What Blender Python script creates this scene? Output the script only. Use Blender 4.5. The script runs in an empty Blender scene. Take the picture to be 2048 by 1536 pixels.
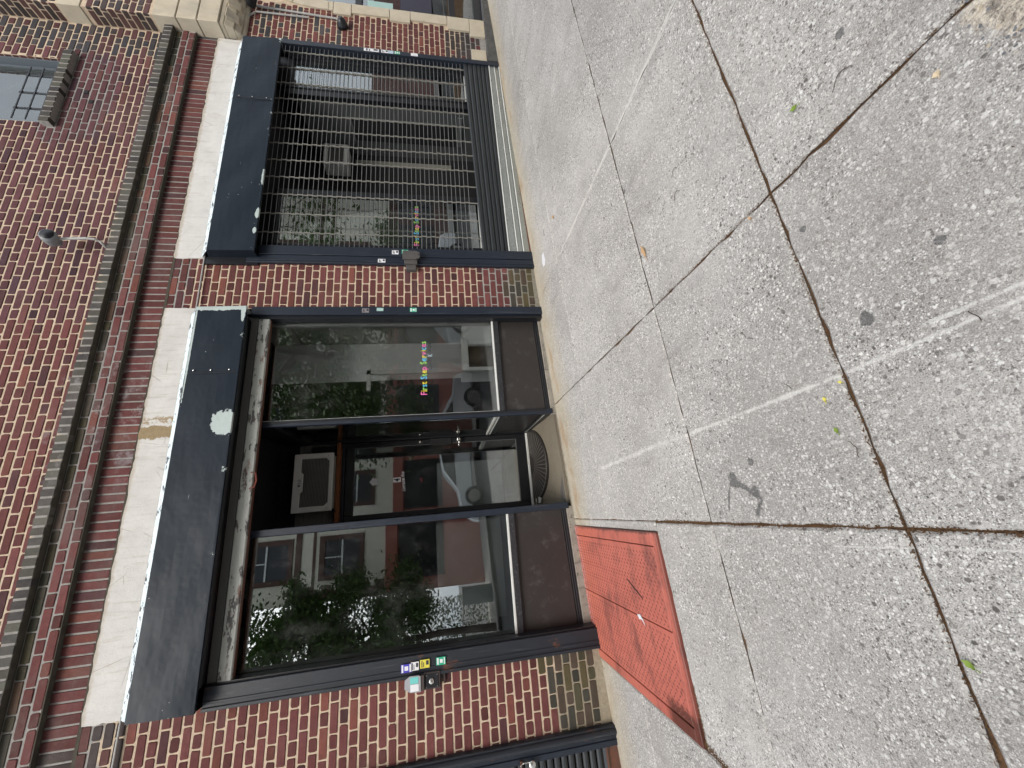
import bpy, bmesh, math, random
from mathutils import Vector, Matrix
rnd = random.Random(7)
S = bpy.context.scene
COL = S.collection
R = math.radians

# ------------------------------------------------------------------ camera, light, exposure
cam_d = bpy.data.cameras.new('camera'); cam = bpy.data.objects.new('camera', cam_d); COL.objects.link(cam)
S.camera = cam
cam_d.sensor_width = 36.0; cam_d.lens = 786.0 / 2048.0 * 36.0
cam_d.clip_start = 0.05; cam_d.clip_end = 2000
_B = [Vector((0.94967191, -0.08762082, 0.30074219)), Vector((-0.31130634, -0.15730941, 0.93719908)), Vector((-0.03480857, -0.98365458, -0.17666925))]
ax_u = Vector((_B[0][0], _B[1][0], _B[2][0])); ax_v = Vector((_B[0][1], _B[1][1], _B[2][1])); ax_w = Vector((_B[0][2], _B[1][2], _B[2][2]))
M = Matrix.Identity(4)
for i in range(3):
    M[i][0] = ax_v[i]; M[i][1] = ax_u[i]; M[i][2] = -ax_w[i]
M.translation = Vector((0.0, -3.6, 1.147))
cam.matrix_world = M

SUN_EL, SUN_AZ = 46.0, 200.0     # azimuth of the sun seen from above, degrees clockwise from +Y
W = bpy.data.worlds.new('World'); S.world = W; W.use_nodes = True
nt = W.node_tree; nt.nodes.clear()
sky = nt.nodes.new('ShaderNodeTexSky'); sky.sky_type = 'NISHITA'; sky.sun_disc = False
sky.sun_elevation = R(SUN_EL); sky.sun_rotation = R(SUN_AZ); sky.dust_density = 6.0; sky.air_density = 1.0; sky.ozone_density = 1.0
hs = nt.nodes.new('ShaderNodeHueSaturation'); hs.inputs['Saturation'].default_value = 0.42
bg = nt.nodes.new('ShaderNodeBackground'); bg.inputs['Strength'].default_value = 0.15
out = nt.nodes.new('ShaderNodeOutputWorld')
mxw = nt.nodes.new('ShaderNodeMix'); mxw.data_type = 'RGBA'; mxw.inputs[0].default_value = .55; mxw.inputs[7].default_value = (6.1, 6.6, 7.3, 1)   # thin even cloud
nt.links.new(sky.outputs[0], hs.inputs['Color']); nt.links.new(hs.outputs[0], mxw.inputs[6]); nt.links.new(mxw.outputs[2], bg.inputs['Color']); nt.links.new(bg.outputs[0], out.inputs[0])
sl = bpy.data.lights.new('sun', 'SUN'); sl.energy = 1.3; sl.angle = R(25); sl.color = (1.0, 0.95, 0.88)
so = bpy.data.objects.new('sun', sl); COL.objects.link(so)
sd = Vector((math.sin(R(SUN_AZ)) * math.cos(R(SUN_EL)), math.cos(R(SUN_AZ)) * math.cos(R(SUN_EL)), math.sin(R(SUN_EL))))
so.rotation_euler = sd.to_track_quat('Z', 'Y').to_euler()
S.view_settings.view_transform = 'Standard'; S.view_settings.look = 'None'
S.view_settings.exposure = 0.62; S.view_settings.gamma = 1.0; S.view_settings.use_curve_mapping = False

# ------------------------------------------------------------------ helpers
def zg(x, y):                       # the pavement falls to the left and a little towards the street
    return -0.0065 + 0.0472 * x + 0.01 * y

class NT:
    """small node helper"""
    def __init__(s, name):
        s.m = bpy.data.materials.new(name); s.m.use_nodes = True
        s.t = s.m.node_tree; s.t.nodes.clear()
        s.out = s.n('ShaderNodeOutputMaterial')
        s.geo = None
    def n(s, typ, **kw):
        nd = s.t.nodes.new(typ)
        for k, v in kw.items():
            if hasattr(nd, k): setattr(nd, k, v)
            else: s.set(nd.inputs[k], v)
        return nd
    def set(s, sock, v):
        if isinstance(v, bpy.types.NodeSocket): s.t.links.new(v, sock)
        elif isinstance(v, bpy.types.Node): s.t.links.new(v.outputs[0], sock)
        else:
            if sock.type == 'RGBA' and not hasattr(v, '__len__'): v = (v, v, v, 1)
            if sock.type == 'RGBA' and len(v) == 3: v = (*v, 1)
            sock.default_value = v
    @property
    def pos(s):
        if not s.geo: s.geo = s.t.nodes.new('ShaderNodeNewGeometry')
        return s.geo.outputs['Position']
    def xyz(s):
        d = s.n('ShaderNodeSeparateXYZ'); s.set(d.inputs[0], s.pos); return d.outputs
    def math(s, op, a, b=0.0, c=None, clamp=False):
        d = s.n('ShaderNodeMath', operation=op, use_clamp=clamp); s.set(d.inputs[0], a); s.set(d.inputs[1], b)
        if c is not None: s.set(d.inputs[2], c)
        return d.outputs[0]
    def noise(s, scale, detail=4, rough=.55, vec=None, dist=0.0):
        d = s.n('ShaderNodeTexNoise'); s.set(d.inputs['Vector'], vec if vec is not None else s.pos)
        d.inputs['Scale'].default_value = scale; d.inputs['Detail'].default_value = detail
        d.inputs['Roughness'].default_value = rough; d.inputs['Distortion'].default_value = dist
        return d.outputs['Fac']
    def voro(s, scale, vec=None, feature='F1', out='Distance', rand=1.0):
        d = s.n('ShaderNodeTexVoronoi', feature=feature); s.set(d.inputs['Vector'], vec if vec is not None else s.pos)
        d.inputs['Scale'].default_value = scale; d.inputs['Randomness'].default_value = rand
        return d.outputs[out]
    def scaled(s, v):
        d = s.n('ShaderNodeVectorMath', operation='MULTIPLY'); s.set(d.inputs[0], s.pos); d.inputs[1].default_value = v; return d.outputs[0]
    def step(s, v, a, b):             # smooth 0..1 from a to b
        d = s.n('ShaderNodeMapRange', interpolation_type='SMOOTHSTEP'); s.set(d.inputs[0], v)
        if a <= b: d.inputs[1].default_value = a; d.inputs[2].default_value = b; d.inputs[3].default_value = 0; d.inputs[4].default_value = 1
        else: d.inputs[1].default_value = b; d.inputs[2].default_value = a; d.inputs[3].default_value = 1; d.inputs[4].default_value = 0
        return d.outputs[0]
    def mix(s, f, a, b, mode='MIX'):
        d = s.n('ShaderNodeMix', data_type='RGBA', blend_type=mode)
        s.set(d.inputs[0], f); s.set(d.inputs[6], a); s.set(d.inputs[7], b); return d.outputs[2]
    def ramp(s, f, stops):
        d = s.n('ShaderNodeValToRGB'); s.set(d.inputs[0], f); e = d.color_ramp.elements
        while len(e) < len(stops): e.new(0.5)
        for el, (p, c) in zip(e, stops):
            el.position = p; el.color = (*c, 1) if hasattr(c, '__len__') else (c, c, c, 1)
        return d.outputs[0]
    def bump(s, h, strength=.3, dist=.01):
        d = s.n('ShaderNodeBump'); s.set(d.inputs['Height'], h); d.inputs['Strength'].default_value = strength; d.inputs['Distance'].default_value = dist
        return d.outputs[0]
    def done(s, color, rough=.7, metal=0.0, normal=None, spec=.5, **kw):
        p = s.n('ShaderNodeBsdfPrincipled')
        s.set(p.inputs['Base Color'], color); s.set(p.inputs['Roughness'], rough); s.set(p.inputs['Metallic'], metal)
        p.inputs['Specular IOR Level'].default_value = spec
        if normal is not None: s.set(p.inputs['Normal'], normal)
        for k, v in kw.items(): s.set(p.inputs[k], v)
        s.t.links.new(p.outputs[0], s.out.inputs[0]); return s.m

def paint(name, c, rough=.5, var=.25, scale=6.0, metal=0.0, bump=.05, spec=.5, dirt=None, bscale=60):
    t = NT(name)
    n1 = t.noise(scale, 6, .62); n2 = t.noise(scale * 9, 3)
    f = t.math('MULTIPLY_ADD', n1, 2 * var, 1 - var)
    col = t.mix(1.0, c, f, 'MULTIPLY')
    if dirt: col = t.mix(t.step(t.noise(scale * 2.3, 6, .7), .52, .72), col, dirt)
    r = t.math('MULTIPLY_ADD', n2, .2, rough - .1, clamp=True)
    return t.done(col, r, metal, t.bump(t.noise(bscale, 3), bump, .004), spec)

class MB:
    def __init__(s): s.v = []; s.f = []; s.mi = []; s.c = []; s.cur = 0; s.col = None
    def add(s, vs, fs):
        o = len(s.v); s.v += [tuple(p) for p in vs]
        for f in fs:
            s.f.append([o + i for i in f]); s.mi.append(s.cur); s.c.append(s.col)
    def box(s, x0, x1, y0, y1, z0, z1):
        s.hexa([(x0, y0, z0), (x1, y0, z0), (x1, y1, z0), (x0, y1, z0), (x0, y0, z1), (x1, y0, z1), (x1, y1, z1), (x0, y1, z1)])
    def hexa(s, p):
        s.add(p, [(0, 3, 2, 1), (4, 5, 6, 7), (0, 1, 5, 4), (1, 2, 6, 5), (2, 3, 7, 6), (3, 0, 4, 7)])
    def prism(s, poly, d):              # extrude planar polygon (list of 3d) by vector d
        n = len(poly); q = [tuple(Vector(p) + Vector(d)) for p in poly]
        s.add(list(poly) + q, [tuple(range(n - 1, -1, -1)), tuple(range(n, 2 * n))] + [(i, (i + 1) % n, n + (i + 1) % n, n + i) for i in range(n)])
    def tube(s, path, r, n=6, cap=True):
        pts = [Vector(p) for p in path]; rings = []
        rr = r if hasattr(r, '__len__') else [r] * len(pts)
        for i, p in enumerate(pts):
            d = (pts[min(i + 1, len(pts) - 1)] - pts[max(i - 1, 0)]).normalized()
            a = d.orthogonal().normalized() if abs(d.z) < .9 else Vector((1, 0, 0)); a = (a - d * a.dot(d)).normalized(); b = d.cross(a)
            rings.append([p + (a * math.cos(2 * math.pi * k / n) + b * math.sin(2 * math.pi * k / n)) * rr[i] for k in range(n)])
        vs = [v for rg in rings for v in rg]; fs = []
        for i in range(len(pts) - 1):
            for k in range(n): fs.append((i * n + k, i * n + (k + 1) % n, (i + 1) * n + (k + 1) % n, (i + 1) * n + k))
        if cap: fs += [tuple(range(n - 1, -1, -1)), tuple(range((len(pts) - 1) * n, len(pts) * n))]
        s.add(vs, fs)
    def lathe(s, c, axis, prof, n=16):  # prof: (distance along axis, radius)
        ax = Vector(axis).normalized(); a = ax.orthogonal().normalized(); b = ax.cross(a); c = Vector(c)
        vs = [c + ax * h + (a * math.cos(2 * math.pi * k / n) + b * math.sin(2 * math.pi * k / n)) * max(r, 1e-4) for h, r in prof for k in range(n)]
        fs = [(i * n + k, i * n + (k + 1) % n, (i + 1) * n + (k + 1) % n, (i + 1) * n + k) for i in range(len(prof) - 1) for k in range(n)]
        fs += [tuple(range(n - 1, -1, -1)), tuple(range((len(prof) - 1) * n, len(prof) * n))]
        s.add(vs, fs)
    def build(s, name, mats, parent=None, origin=None, bevel=0.0, smooth=False):
        o0 = Vector(origin) if origin is not None else (WO[parent.name] if parent else Vector((0, 0, 0)))
        me = bpy.data.meshes.new(name)
        me.from_pydata([tuple(Vector(p) - o0) for p in s.v], [], s.f)
        mats = mats if isinstance(mats, (list, tuple)) else [mats]
        for m in mats: me.materials.append(m)
        me.polygons.foreach_set('material_index', s.mi)
        if any(c is not None for c in s.c):
            ca = me.color_attributes.new('tint', 'FLOAT_COLOR', 'CORNER')
            arr = []
            for f, c in zip(s.f, s.c): arr += list((*(c or (1, 1, 1)), 1)) * len(f)
            ca.data.foreach_set('color', arr)
        if bevel or smooth:
            bm = bmesh.new(); bm.from_mesh(me)
            bmesh.ops.recalc_face_normals(bm, faces=bm.faces)
            if bevel:
                es = [e for e in bm.edges if len(e.link_faces) == 2 and e.calc_face_angle(0) > .5]
                bmesh.ops.bevel(bm, geom=es, offset=bevel, segments=1, affect='EDGES', clamp_overlap=True)
            if smooth:
                for f in bm.faces: f.smooth = True
            bm.to_mesh(me); bm.free()
        me.update()
        ob = bpy.data.objects.new(name, me); COL.objects.link(ob)
        WO[ob.name] = o0
        if parent: ob.parent = parent; ob.location = o0 - WO[parent.name]
        else: ob.location = o0
        return ob
WO = {}
def tag(o, label=None, cat=None, group=None, kind=None):
    if label: o['label'] = label
    if cat: o['category'] = cat
    if group: o['group'] = group
    if kind: o['kind'] = kind
    return o
def thing(name, loc, label, cat, group=None):
    o = bpy.data.objects.new(name, None); COL.objects.link(o); o.location = loc; o.empty_display_size = .1
    WO[o.name] = Vector(loc); return tag(o, label, cat, group)
def copy_tree(o, off, parent=None):
    c = o.copy(); COL.objects.link(c); c.parent = parent
    if parent is None: c.location = o.location + Vector(off)
    WO[c.name] = WO[o.name] + Vector(off)
    for ch in list(o.children): copy_tree(ch, off, c)
    return c
def text_mesh(body, size, shear=0.0, space=1.0, bold=0.0):
    cu = bpy.data.curves.new('lettering', 'FONT'); cu.body = body; cu.size = size; cu.shear = shear; cu.space_character = space
    cu.offset = bold; cu.resolution_u = 3; cu.extrude = 0.0008
    ob = bpy.data.objects.new('lettering', cu); COL.objects.link(ob)
    dg = bpy.context.evaluated_depsgraph_get(); dg.update()
    me = bpy.data.meshes.new_from_object(ob.evaluated_get(dg)); me.materials.clear()
    bpy.data.objects.remove(ob); bpy.data.curves.remove(cu)
    return me
def text_width(me): return max((v.co.x for v in me.vertices), default=0)
def place_text(name, me, mat_, loc, parent, width=None, tilt=0.0):
    me.materials.append(mat_)
    o = bpy.data.objects.new(name, me); COL.objects.link(o)
    sx = width / text_width(me) if width else 1.0
    me.transform(Matrix.Rotation(R(90), 4, 'X') @ Matrix.Rotation(tilt, 4, 'Z') @ Matrix.Scale(sx, 4, (1, 0, 0)))
    o.location = Vector(loc) - (WO[parent.name] if parent else Vector((0, 0, 0))); o.parent = parent; WO[o.name] = Vector(loc)
    return o

# ------------------------------------------------------------------ materials
def m_brick():
    t = NT('brick')
    a = t.n('ShaderNodeAttribute', attribute_name='tint').outputs['Color']
    n1 = t.noise(22, 5, .65); n2 = t.noise(160, 3, .6); n3 = t.noise(3.1, 5, .6)
    c = t.mix(1.0, a, t.math('MULTIPLY_ADD', n1, .9, .55), 'MULTIPLY')
    c = t.mix(t.step(n2, .62, .74), c, t.mix(.5, c, (.30, .19, .15)))
    c = t.mix(t.step(n2, .36, .27), c, t.mix(.55, c, (.03, .018, .018)))
    c = t.mix(t.math('MULTIPLY', t.step(n3, .56, .74), .35), c, (.07, .045, .045))
    # pale lime bloom where water runs off the soldier course joint
    x, y, z = t.xyz()
    bl = t.math('MULTIPLY', t.step(t.math('ABSOLUTE', t.math('SUBTRACT', x, 1.0)), .75, .15), t.step(z, 3.5, 3.62))
    bl = t.math('MULTIPLY', bl, t.step(z, 4.35, 4.1))
    bl = t.math('MULTIPLY', bl, t.step(t.noise(7, 5, .7), .5, .68))
    c = t.mix(t.math('MULTIPLY', bl, .75), c, (.30, .275, .28))
    haze = t.math('MULTIPLY', t.math('MULTIPLY', t.step(z, 3.45, 3.6), t.step(z, 4.2, 4.05)), t.step(t.noise(2.2, 6, .7), .44, .7))
    c = t.mix(t.math('MULTIPLY', haze, .38), c, (.17, .15, .14))
    c = t.mix(t.math('MULTIPLY', t.step(t.noise(1.3, 5, .65), .5, .72), .22), c, (.20, .13, .12))
    return t.done(c, .88, 0, t.bump(t.math('ADD', n2, t.math('MULTIPLY', n1, 1.4)), .55, .004), .25)
def m_mortar():
    t = NT('mortar'); x, y, z = t.xyz()
    wob = t.math('MULTIPLY_ADD', t.noise(5, 4), .35, -.17)
    zz = t.math('ADD', z, wob)
    g = t.math('MAXIMUM', t.math('MULTIPLY', t.step(zz, 3.40, 3.46), t.step(zz, 4.14, 4.08)),
               t.math('MULTIPLY', t.step(zz, .78, .7), t.step(x, .5, .6)))
    d1 = t.math('SQRT', t.math('ADD', t.math('POWER', t.math('MULTIPLY', t.math('SUBTRACT', x, 4.5), .55), 2), t.math('POWER', t.math('SUBTRACT', z, 4.78), 2)))
    g = t.math('MAXIMUM', g, t.step(t.math('ADD', d1, wob), .42, .34))
    c = t.mix(g, (.56, .45, .335), (.31, .295, .275))
    c = t.mix(t.math('MULTIPLY', t.step(zz, .42, .28), .7), c, (.20, .185, .14))
    c = t.mix(1.0, c, t.math('MULTIPLY_ADD', t.noise(30, 5, .7), .9, .55), 'MULTIPLY')
    return t.done(c, .95, 0, t.bump(t.noise(90, 4, .7), .8, .006), .1)
def m_stucco(name, base, patch=False):
    t = NT(name); x, y, z = t.xyz()
    n1 = t.noise(5, 6, .65); n2 = t.noise(55, 4, .6); 
    c = t.mix(1.0, base, t.math('MULTIPLY_ADD', n1, .5, .75), 'MULTIPLY')
    c = t.mix(t.step(n2, .60, .75), c, t.mix(.3, c, (.3, .27, .24)))
    st = t.noise(1.0, 6, .7, t.scaled((26, 3, 3.0)))
    c = t.mix(t.math('MULTIPLY', t.step(st, .50, .74), .5), c, (.33, .285, .23))
    ck = t.voro(3.2, t.n('ShaderNodeVectorMath', operation='ADD').outputs[0] if False else None, 'DISTANCE_TO_EDGE')
    c = t.mix(t.math('MULTIPLY', t.math('MULTIPLY', t.step(ck, .010, .004), t.step(t.noise(3, 3), .5, .6)), .5), c, (.25, .21, .17))
    edge = t.math('ADD', z, t.math('MULTIPLY_ADD', t.noise(28, 4), .05, -.025))
    c = t.mix(t.math('MULTIPLY', t.step(edge, 3.545, 3.575), .7), c, (.40, .34, .26))
    if patch:
        wob = t.math('MULTIPLY_ADD', t.noise(14, 5, .7), .10, -.05)
        xx = t.math('ADD', x, wob)
        m = t.math('MULTIPLY', t.step(xx, .79, .80), t.step(xx, .905, .895))
        m2 = t.math('MULTIPLY', t.step(xx, .915, .93), t.step(xx, .985, .96))
        c = t.mix(m, c, t.mix(t.noise(60, 4), (.20, .145, .08), (.36, .28, .17)))
        c = t.mix(t.math('MULTIPLY', m2, t.step(t.noise(24, 5, .7), .42, .5)), c, (.33, .26, .17))
    return t.done(c, .92, 0, t.bump(t.math('ADD', n2, t.noise(220, 2)), .35, .004), .15)
def m_hood(x0, patches, seed):
    """dark navy sheet steel, paint chipped off the galvanised sheet beneath"""
    t = NT('hood_paint'); x, y, z = t.xyz()
    n1 = t.noise(4.5, 5, .6); nc = t.noise(34, 6, .7); nf = t.noise(120, 4, .6)
    c = t.mix(1.0, (.0105, .0165, .025), t.math('MULTIPLY_ADD', n1, .5, .75), 'MULTIPLY')
    runs = t.noise(1.0, 5, .65, t.scaled((14, 1, 1.2)))
    c = t.mix(t.math('MULTIPLY', t.step(runs, .60, .85), .12), c, (.07, .08, .09))
    c = t.mix(t.step(t.noise(1.0, 2, .5, t.scaled((8, 8, 150))), .765, .80), c, (.30, .31, .31))
    mask = None
    for (px, pz, rx, rz) in patches:
        dx = t.math('DIVIDE', t.math('SUBTRACT', x, px), rx); dz = t.math('DIVIDE', t.math('SUBTRACT', z, pz), rz)
        d = t.math('SQRT', t.math('ADD', t.math('MULTIPLY', dx, dx), t.math('MULTIPLY', dz, dz)))
        d = t.math('ADD', d, t.math('MULTIPLY_ADD', nc, 1.1, -.55))
        mk = t.step(d, 1.0, .97)
        mask = mk if mask is None else t.math('MAXIMUM', mask, mk)
    dots = t.math('MULTIPLY', t.step(t.voro(26, t.scaled((1, .01, 1))), .085, .06), t.step(t.noise(2.3, 2), .62, .65))
    mask = dots if mask is None else t.math('MAXIMUM', mask, dots)
    # worn lower lip
    lip = t.math('MULTIPLY', t.step(z, 2.875, 2.862), t.step(t.noise(9, 6, .75, t.scaled((1, .2, 1))), .60, .63))
    mask = t.math('MAXIMUM', mask, lip)
    c = t.mix(mask, c, t.mix(nf, (.34, .40, .39), (.50, .56, .54)))
    r = t.math('MULTIPLY_ADD', n1, .14, .36)
    dent = t.noise(2.6, 3, .5, t.scaled((1.0, 1, 1.6)))
    return t.done(c, r, 0, t.bump(t.math('MULTIPLY_ADD', mask, -.02, t.math('MULTIPLY_ADD', nf, .004, dent)), .22, .05), .17)
def m_flash():
    t = NT('peeling_flashing'); n = t.noise(16, 6, .7, t.scaled((1, 1, .5)))
    c = t.mix(t.step(n, .56, .58), t.mix(t.noise(8, 4), (.45, .55, .60), (.72, .79, .82)), (.03, .035, .045))
    return t.done(c, .55, 0, t.bump(n, .4, .006), .4)
def m_concrete():
    t = NT('pavement_concrete'); x, y, z = t.xyz()
    flat = t.scaled((1, 1, .2))
    big = t.noise(1.1, 5, .6, flat); mid = t.noise(6.5, 5, .65, flat); fine = t.noise(230, 3, .6)
    lim = t.noise(2.1, 6, .65, flat)
    base = t.mix(t.step(big, .30, .70), (.372, .350, .327), (.515, .490, .462))
    base = t.mix(1.0, base, t.math('MULTIPLY_ADD', mid, .44, .78), 'MULTIPLY')
    grain = t.noise(330, 2, .5)
    base = t.mix(1.0, base, t.math('MULTIPLY_ADD', t.step(grain, .28, .72), .50, .72), 'MULTIPLY')
    oi = t.n('ShaderNodeObjectInfo'); base = t.mix(1.0, base, t.math('MULTIPLY_ADD', oi.outputs['Random'], .20, .89), 'MULTIPLY')
    # exposed aggregate: pale and dark stones of three sizes, clustered where the paste has worn off
    warp = t.n('ShaderNodeVectorMath', operation='MULTIPLY_ADD'); wn = t.n('ShaderNodeTexNoise'); wn.inputs['Scale'].default_value = 120
    t.set(wn.inputs['Vector'], t.pos); t.set(warp.inputs[0], wn.outputs['Color']); warp.inputs[1].default_value = (.006, .006, .004); t.set(warp.inputs[2], t.pos)
    exp_ = t.step(t.math('MULTIPLY_ADD', mid, .35, lim), .50, .86)
    c = base; hs_ = None
    for sc_, pale, dark, amt, base_amt in ((255, .68, .26, .75, .34), (130, .72, .17, .75, .42), (72, .80, .080, .75, .34)):
        v = t.n('ShaderNodeTexVoronoi'); t.set(v.inputs['Vector'], warp.outputs[0]); v.inputs['Scale'].default_value = sc_
        sp = t.n('ShaderNodeSeparateColor'); t.set(sp.inputs[0], v.outputs['Color']); r_, g_ = sp.outputs[0], sp.outputs[1]
        in_ = t.step(t.math('MULTIPLY_ADD', g_, .14, v.outputs['Distance']), .58, .40)
        k = t.math('MULTIPLY_ADD', exp_, amt, base_amt)
        c = t.mix(t.math('MULTIPLY', in_, t.math('MULTIPLY', t.step(r_, dark, dark - .03), k)), c, t.mix(g_, (.13, .12, .11), (.27, .245, .22)))
        c = t.mix(t.math('MULTIPLY', in_, t.math('MULTIPLY', t.step(r_, pale, pale + .03), k)), c, t.mix(g_, (.62, .595, .56), (.88, .86, .82)))
        hs_ = in_ if hs_ is None else t.math('ADD', hs_, in_)
    # pale broken arris along the wide joints
    ar = t.math('MINIMUM', t.math('ABSOLUTE', t.math('ADD', x, .142)), t.math('ABSOLUTE', t.math('ADD', y, 2.672)))
    ar = t.math('MULTIPLY', t.step(ar, .034, .006), t.step(t.noise(27, 5, .7), .50, .60))
    c = t.mix(t.math('MULTIPLY', ar, t.math('MULTIPLY_ADD', t.step(x, .6, -.1), .45, .25)), c, (.60, .58, .55))
    pj = t.math('MULTIPLY', t.step(t.math('ABSOLUTE', t.math('SUBTRACT', x, 2.080)), .020, .011), t.math('MULTIPLY', t.step(y, -2.75, -2.55), t.step(y, -.55, -.9)))
    c = t.mix(t.math('MULTIPLY', pj, t.math('MULTIPLY', t.step(t.noise(9, 5, .7), .36, .5), .8)), c, (.66, .64, .60))
    # old dirt clouds
    c = t.mix(t.math('MULTIPLY', t.step(t.noise(3.4, 6, .7, t.scaled((1.7, .55, .2))), .52, .76), .34), c, (.165, .148, .137))
    # cream bloom and rust runs along the foot of the wall
    yw = t.math('ADD', y, t.math('MULTIPLY_ADD', t.noise(4, 4, .6, flat), .36, -.18))
    foot = t.step(yw, -.50, .02)
    c = t.mix(t.math('MULTIPLY', foot, .72), c, t.mix(mid, (.36, .30, .20), (.60, .53, .40)))
    rust = t.math('MULTIPLY', t.math('MULTIPLY', t.step(yw, -.22, -.05), t.step(yw, .13, .0)), t.step(t.noise(2.0, 4, .6, t.scaled((1.2, 3, 1))), .48, .66))
    c = t.mix(t.math('MULTIPLY', rust, .5), c, (.36, .20, .085))
    gap = t.math('ADD', t.math('ABSOLUTE', t.math('SUBTRACT', x, .90)), t.math('MULTIPLY', t.math('ABSOLUTE', t.math('ADD', y, 3.29)), 2.4))
    brk = t.step(t.math('ADD', gap, t.math('MULTIPLY_ADD', t.noise(19, 5, .7), .34, -.17)), .27, .17)
    c = t.mix(t.math('MULTIPLY', brk, .8), c, t.mix(t.step(t.noise(55, 6, .8), .36, .62), (.13, .105, .08), (.76, .67, .54)))
    gr = t.step(t.math('ADD', y, t.math('MULTIPLY_ADD', t.noise(15, 5, .7), .10, -.05)), .045, .105)
    c = t.mix(t.math('MULTIPLY', gr, .7), c, (.095, .080, .058))
    # stains with a shape of their own
    def blob(px, py, r, rag=.9):
        dx = t.math('SUBTRACT', x, px); dy = t.math('SUBTRACT', y, py)
        d = t.math('SQRT', t.math('ADD', t.math('MULTIPLY', dx, dx), t.math('MULTIPLY', dy, dy)))
        return t.step(t.math('MULTIPLY_ADD', t.math('MULTIPLY_ADD', t.noise(38, 6, .75), 2.6, -1.3), r * rag, d), r, r * .8)
    def seg(ax, ay, bx, by, w, rag=.8, soft=.6, ns=26):
        L = math.hypot(bx - ax, by - ay); ux, uy = (bx - ax) / L, (by - ay) / L
        dx = t.math('SUBTRACT', x, ax); dy = t.math('SUBTRACT', y, ay)
        u = t.math('ADD', t.math('MULTIPLY', dx, ux), t.math('MULTIPLY', dy, uy))
        v = t.math('ABSOLUTE', t.math('SUBTRACT', t.math('MULTIPLY', dx, uy), t.math('MULTIPLY', dy, ux)))
        ins = t.math('MULTIPLY', t.step(u, -.01, .01), t.step(u, L + .01, L - .01))
        return t.math('MULTIPLY', ins, t.step(t.math('MULTIPLY_ADD', t.math('MULTIPLY_ADD', t.noise(ns, 4, .6), 2, -1), w * rag, v), w, w * (1 - soft)))
    dk = None
    for b in ((.03, -2.10, .035), (-.02, -2.2, .022), (.09, -2.22, .016), (.41, -2.79, .021), (.51, -3.0, .013), (1.18, -3.02, .014), (.76, -2.73, .012), (.95, -2.05, .010), (1.7, -1.9, .013)):
        mk = blob(*b); dk = mk if dk is None else t.math('MAXIMUM', dk, mk)
    for sgm in ((.02, -2.12, -.05, -2.22, .016), (-.05, -2.22, -.11, -2.17, .011), (.0, -2.06, -.09, -2.02, .006)):
        dk = t.math('MAXIMUM', dk, seg(*sgm))
    c = t.mix(t.math('MULTIPLY', dk, .68), c, (.060, .060, .062))
    ch = t.math('MULTIPLY', seg(.225, -.75, .27, -1.86, .020, 1.3, .98, 22), .85)
    ch = t.math('MAXIMUM', ch, seg(.262, -1.84, .29, -2.67, .011, 1.1, .9, 24))
    ch = t.math('MAXIMUM', ch, t.math('MULTIPLY', seg(.29, -2.66, .318, -3.12, .009, .9, .85, 24), 1.0))
    ch = t.math('MAXIMUM', ch, seg(.338, -2.90, .345, -3.12, .008, .8, .7, 14))
    ch = t.math('MAXIMUM', ch, t.math('MULTIPLY', seg(-.20, -2.45, -.175, -3.0, .004, .8, .7), .8))
    ch = t.math('MULTIPLY', ch, t.step(t.noise(34, 5, .75), .30, .52))
    c = t.mix(t.math('MULTIPLY', ch, .72), c, (.72, .70, .66))
    # worn pale edge along the big joints
    h = t.math('MULTIPLY', t.math('MULTIPLY_ADD', fine, .8, t.math('MULTIPLY', hs_, .6)), t.math('MULTIPLY_ADD', exp_, .8, .3))
    return t.done(c, .9, 0, t.bump(t.math('ADD', h, t.math('MULTIPLY', mid, 1.5)), .6, .004), .25)
def m_hatch():
    t = NT('red_hatch_paint'); x, y, z = t.xyz()
    n = t.noise(3.2, 6, .68); n2 = t.noise(40, 5, .65); n3 = t.noise(200, 3)
    c = t.mix(n, (.38, .096, .068), (.58, .175, .128))
    c = t.mix(t.math('MULTIPLY', t.step(t.noise(4.4, 6, .7, t.scaled((.8, 1.6, 1))), .48, .66), .72), c, (.17, .060, .050))
    rim = t.math('MAXIMUM', t.step(t.math('ADD', x, t.math('MULTIPLY_ADD', n2, .05, -.025)), -.222, -.206), t.math('MULTIPLY', t.step(t.math('ADD', y, t.math('MULTIPLY_ADD', n2, .06, -.03)), -1.335, -1.36), .6))
    c = t.mix(t.math('MULTIPLY', rim, .8), c, (.055, .032, .028))
    c = t.mix(t.math('MULTIPLY', t.step(n2, .56, .70), .6), c, (.14, .05, .04))
    c = t.mix(t.math('MULTIPLY', t.step(y, -.5, .1), .35), c, (.60, .16, .09))
    rx = t.math('ADD', x, t.math('MULTIPLY_ADD', n2, .10, -.05)); ry = t.math('ADD', y, t.math('MULTIPLY_ADD', n2, .10, -.05))
    rc = t.math('MULTIPLY', t.step(rx, -1.07, -1.12), t.step(ry, -1.02, -1.12))
    c = t.mix(t.math('MULTIPLY', rc, .85), c, (.070, .022, .014))
    # pale paint slop along the wall edge, white drip on the seam
    sp = t.math('MULTIPLY', t.step(y, -.03, .06), t.step(n2, .47, .58))
    c = t.mix(t.math('MULTIPLY', sp, .55), c, (.60, .38, .40))
    return t.done(c, t.math('MULTIPLY_ADD', n2, .3, .38), 0, t.bump(t.math('ADD', n2, n3), .2, .003), .45)
LUG = None
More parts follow.
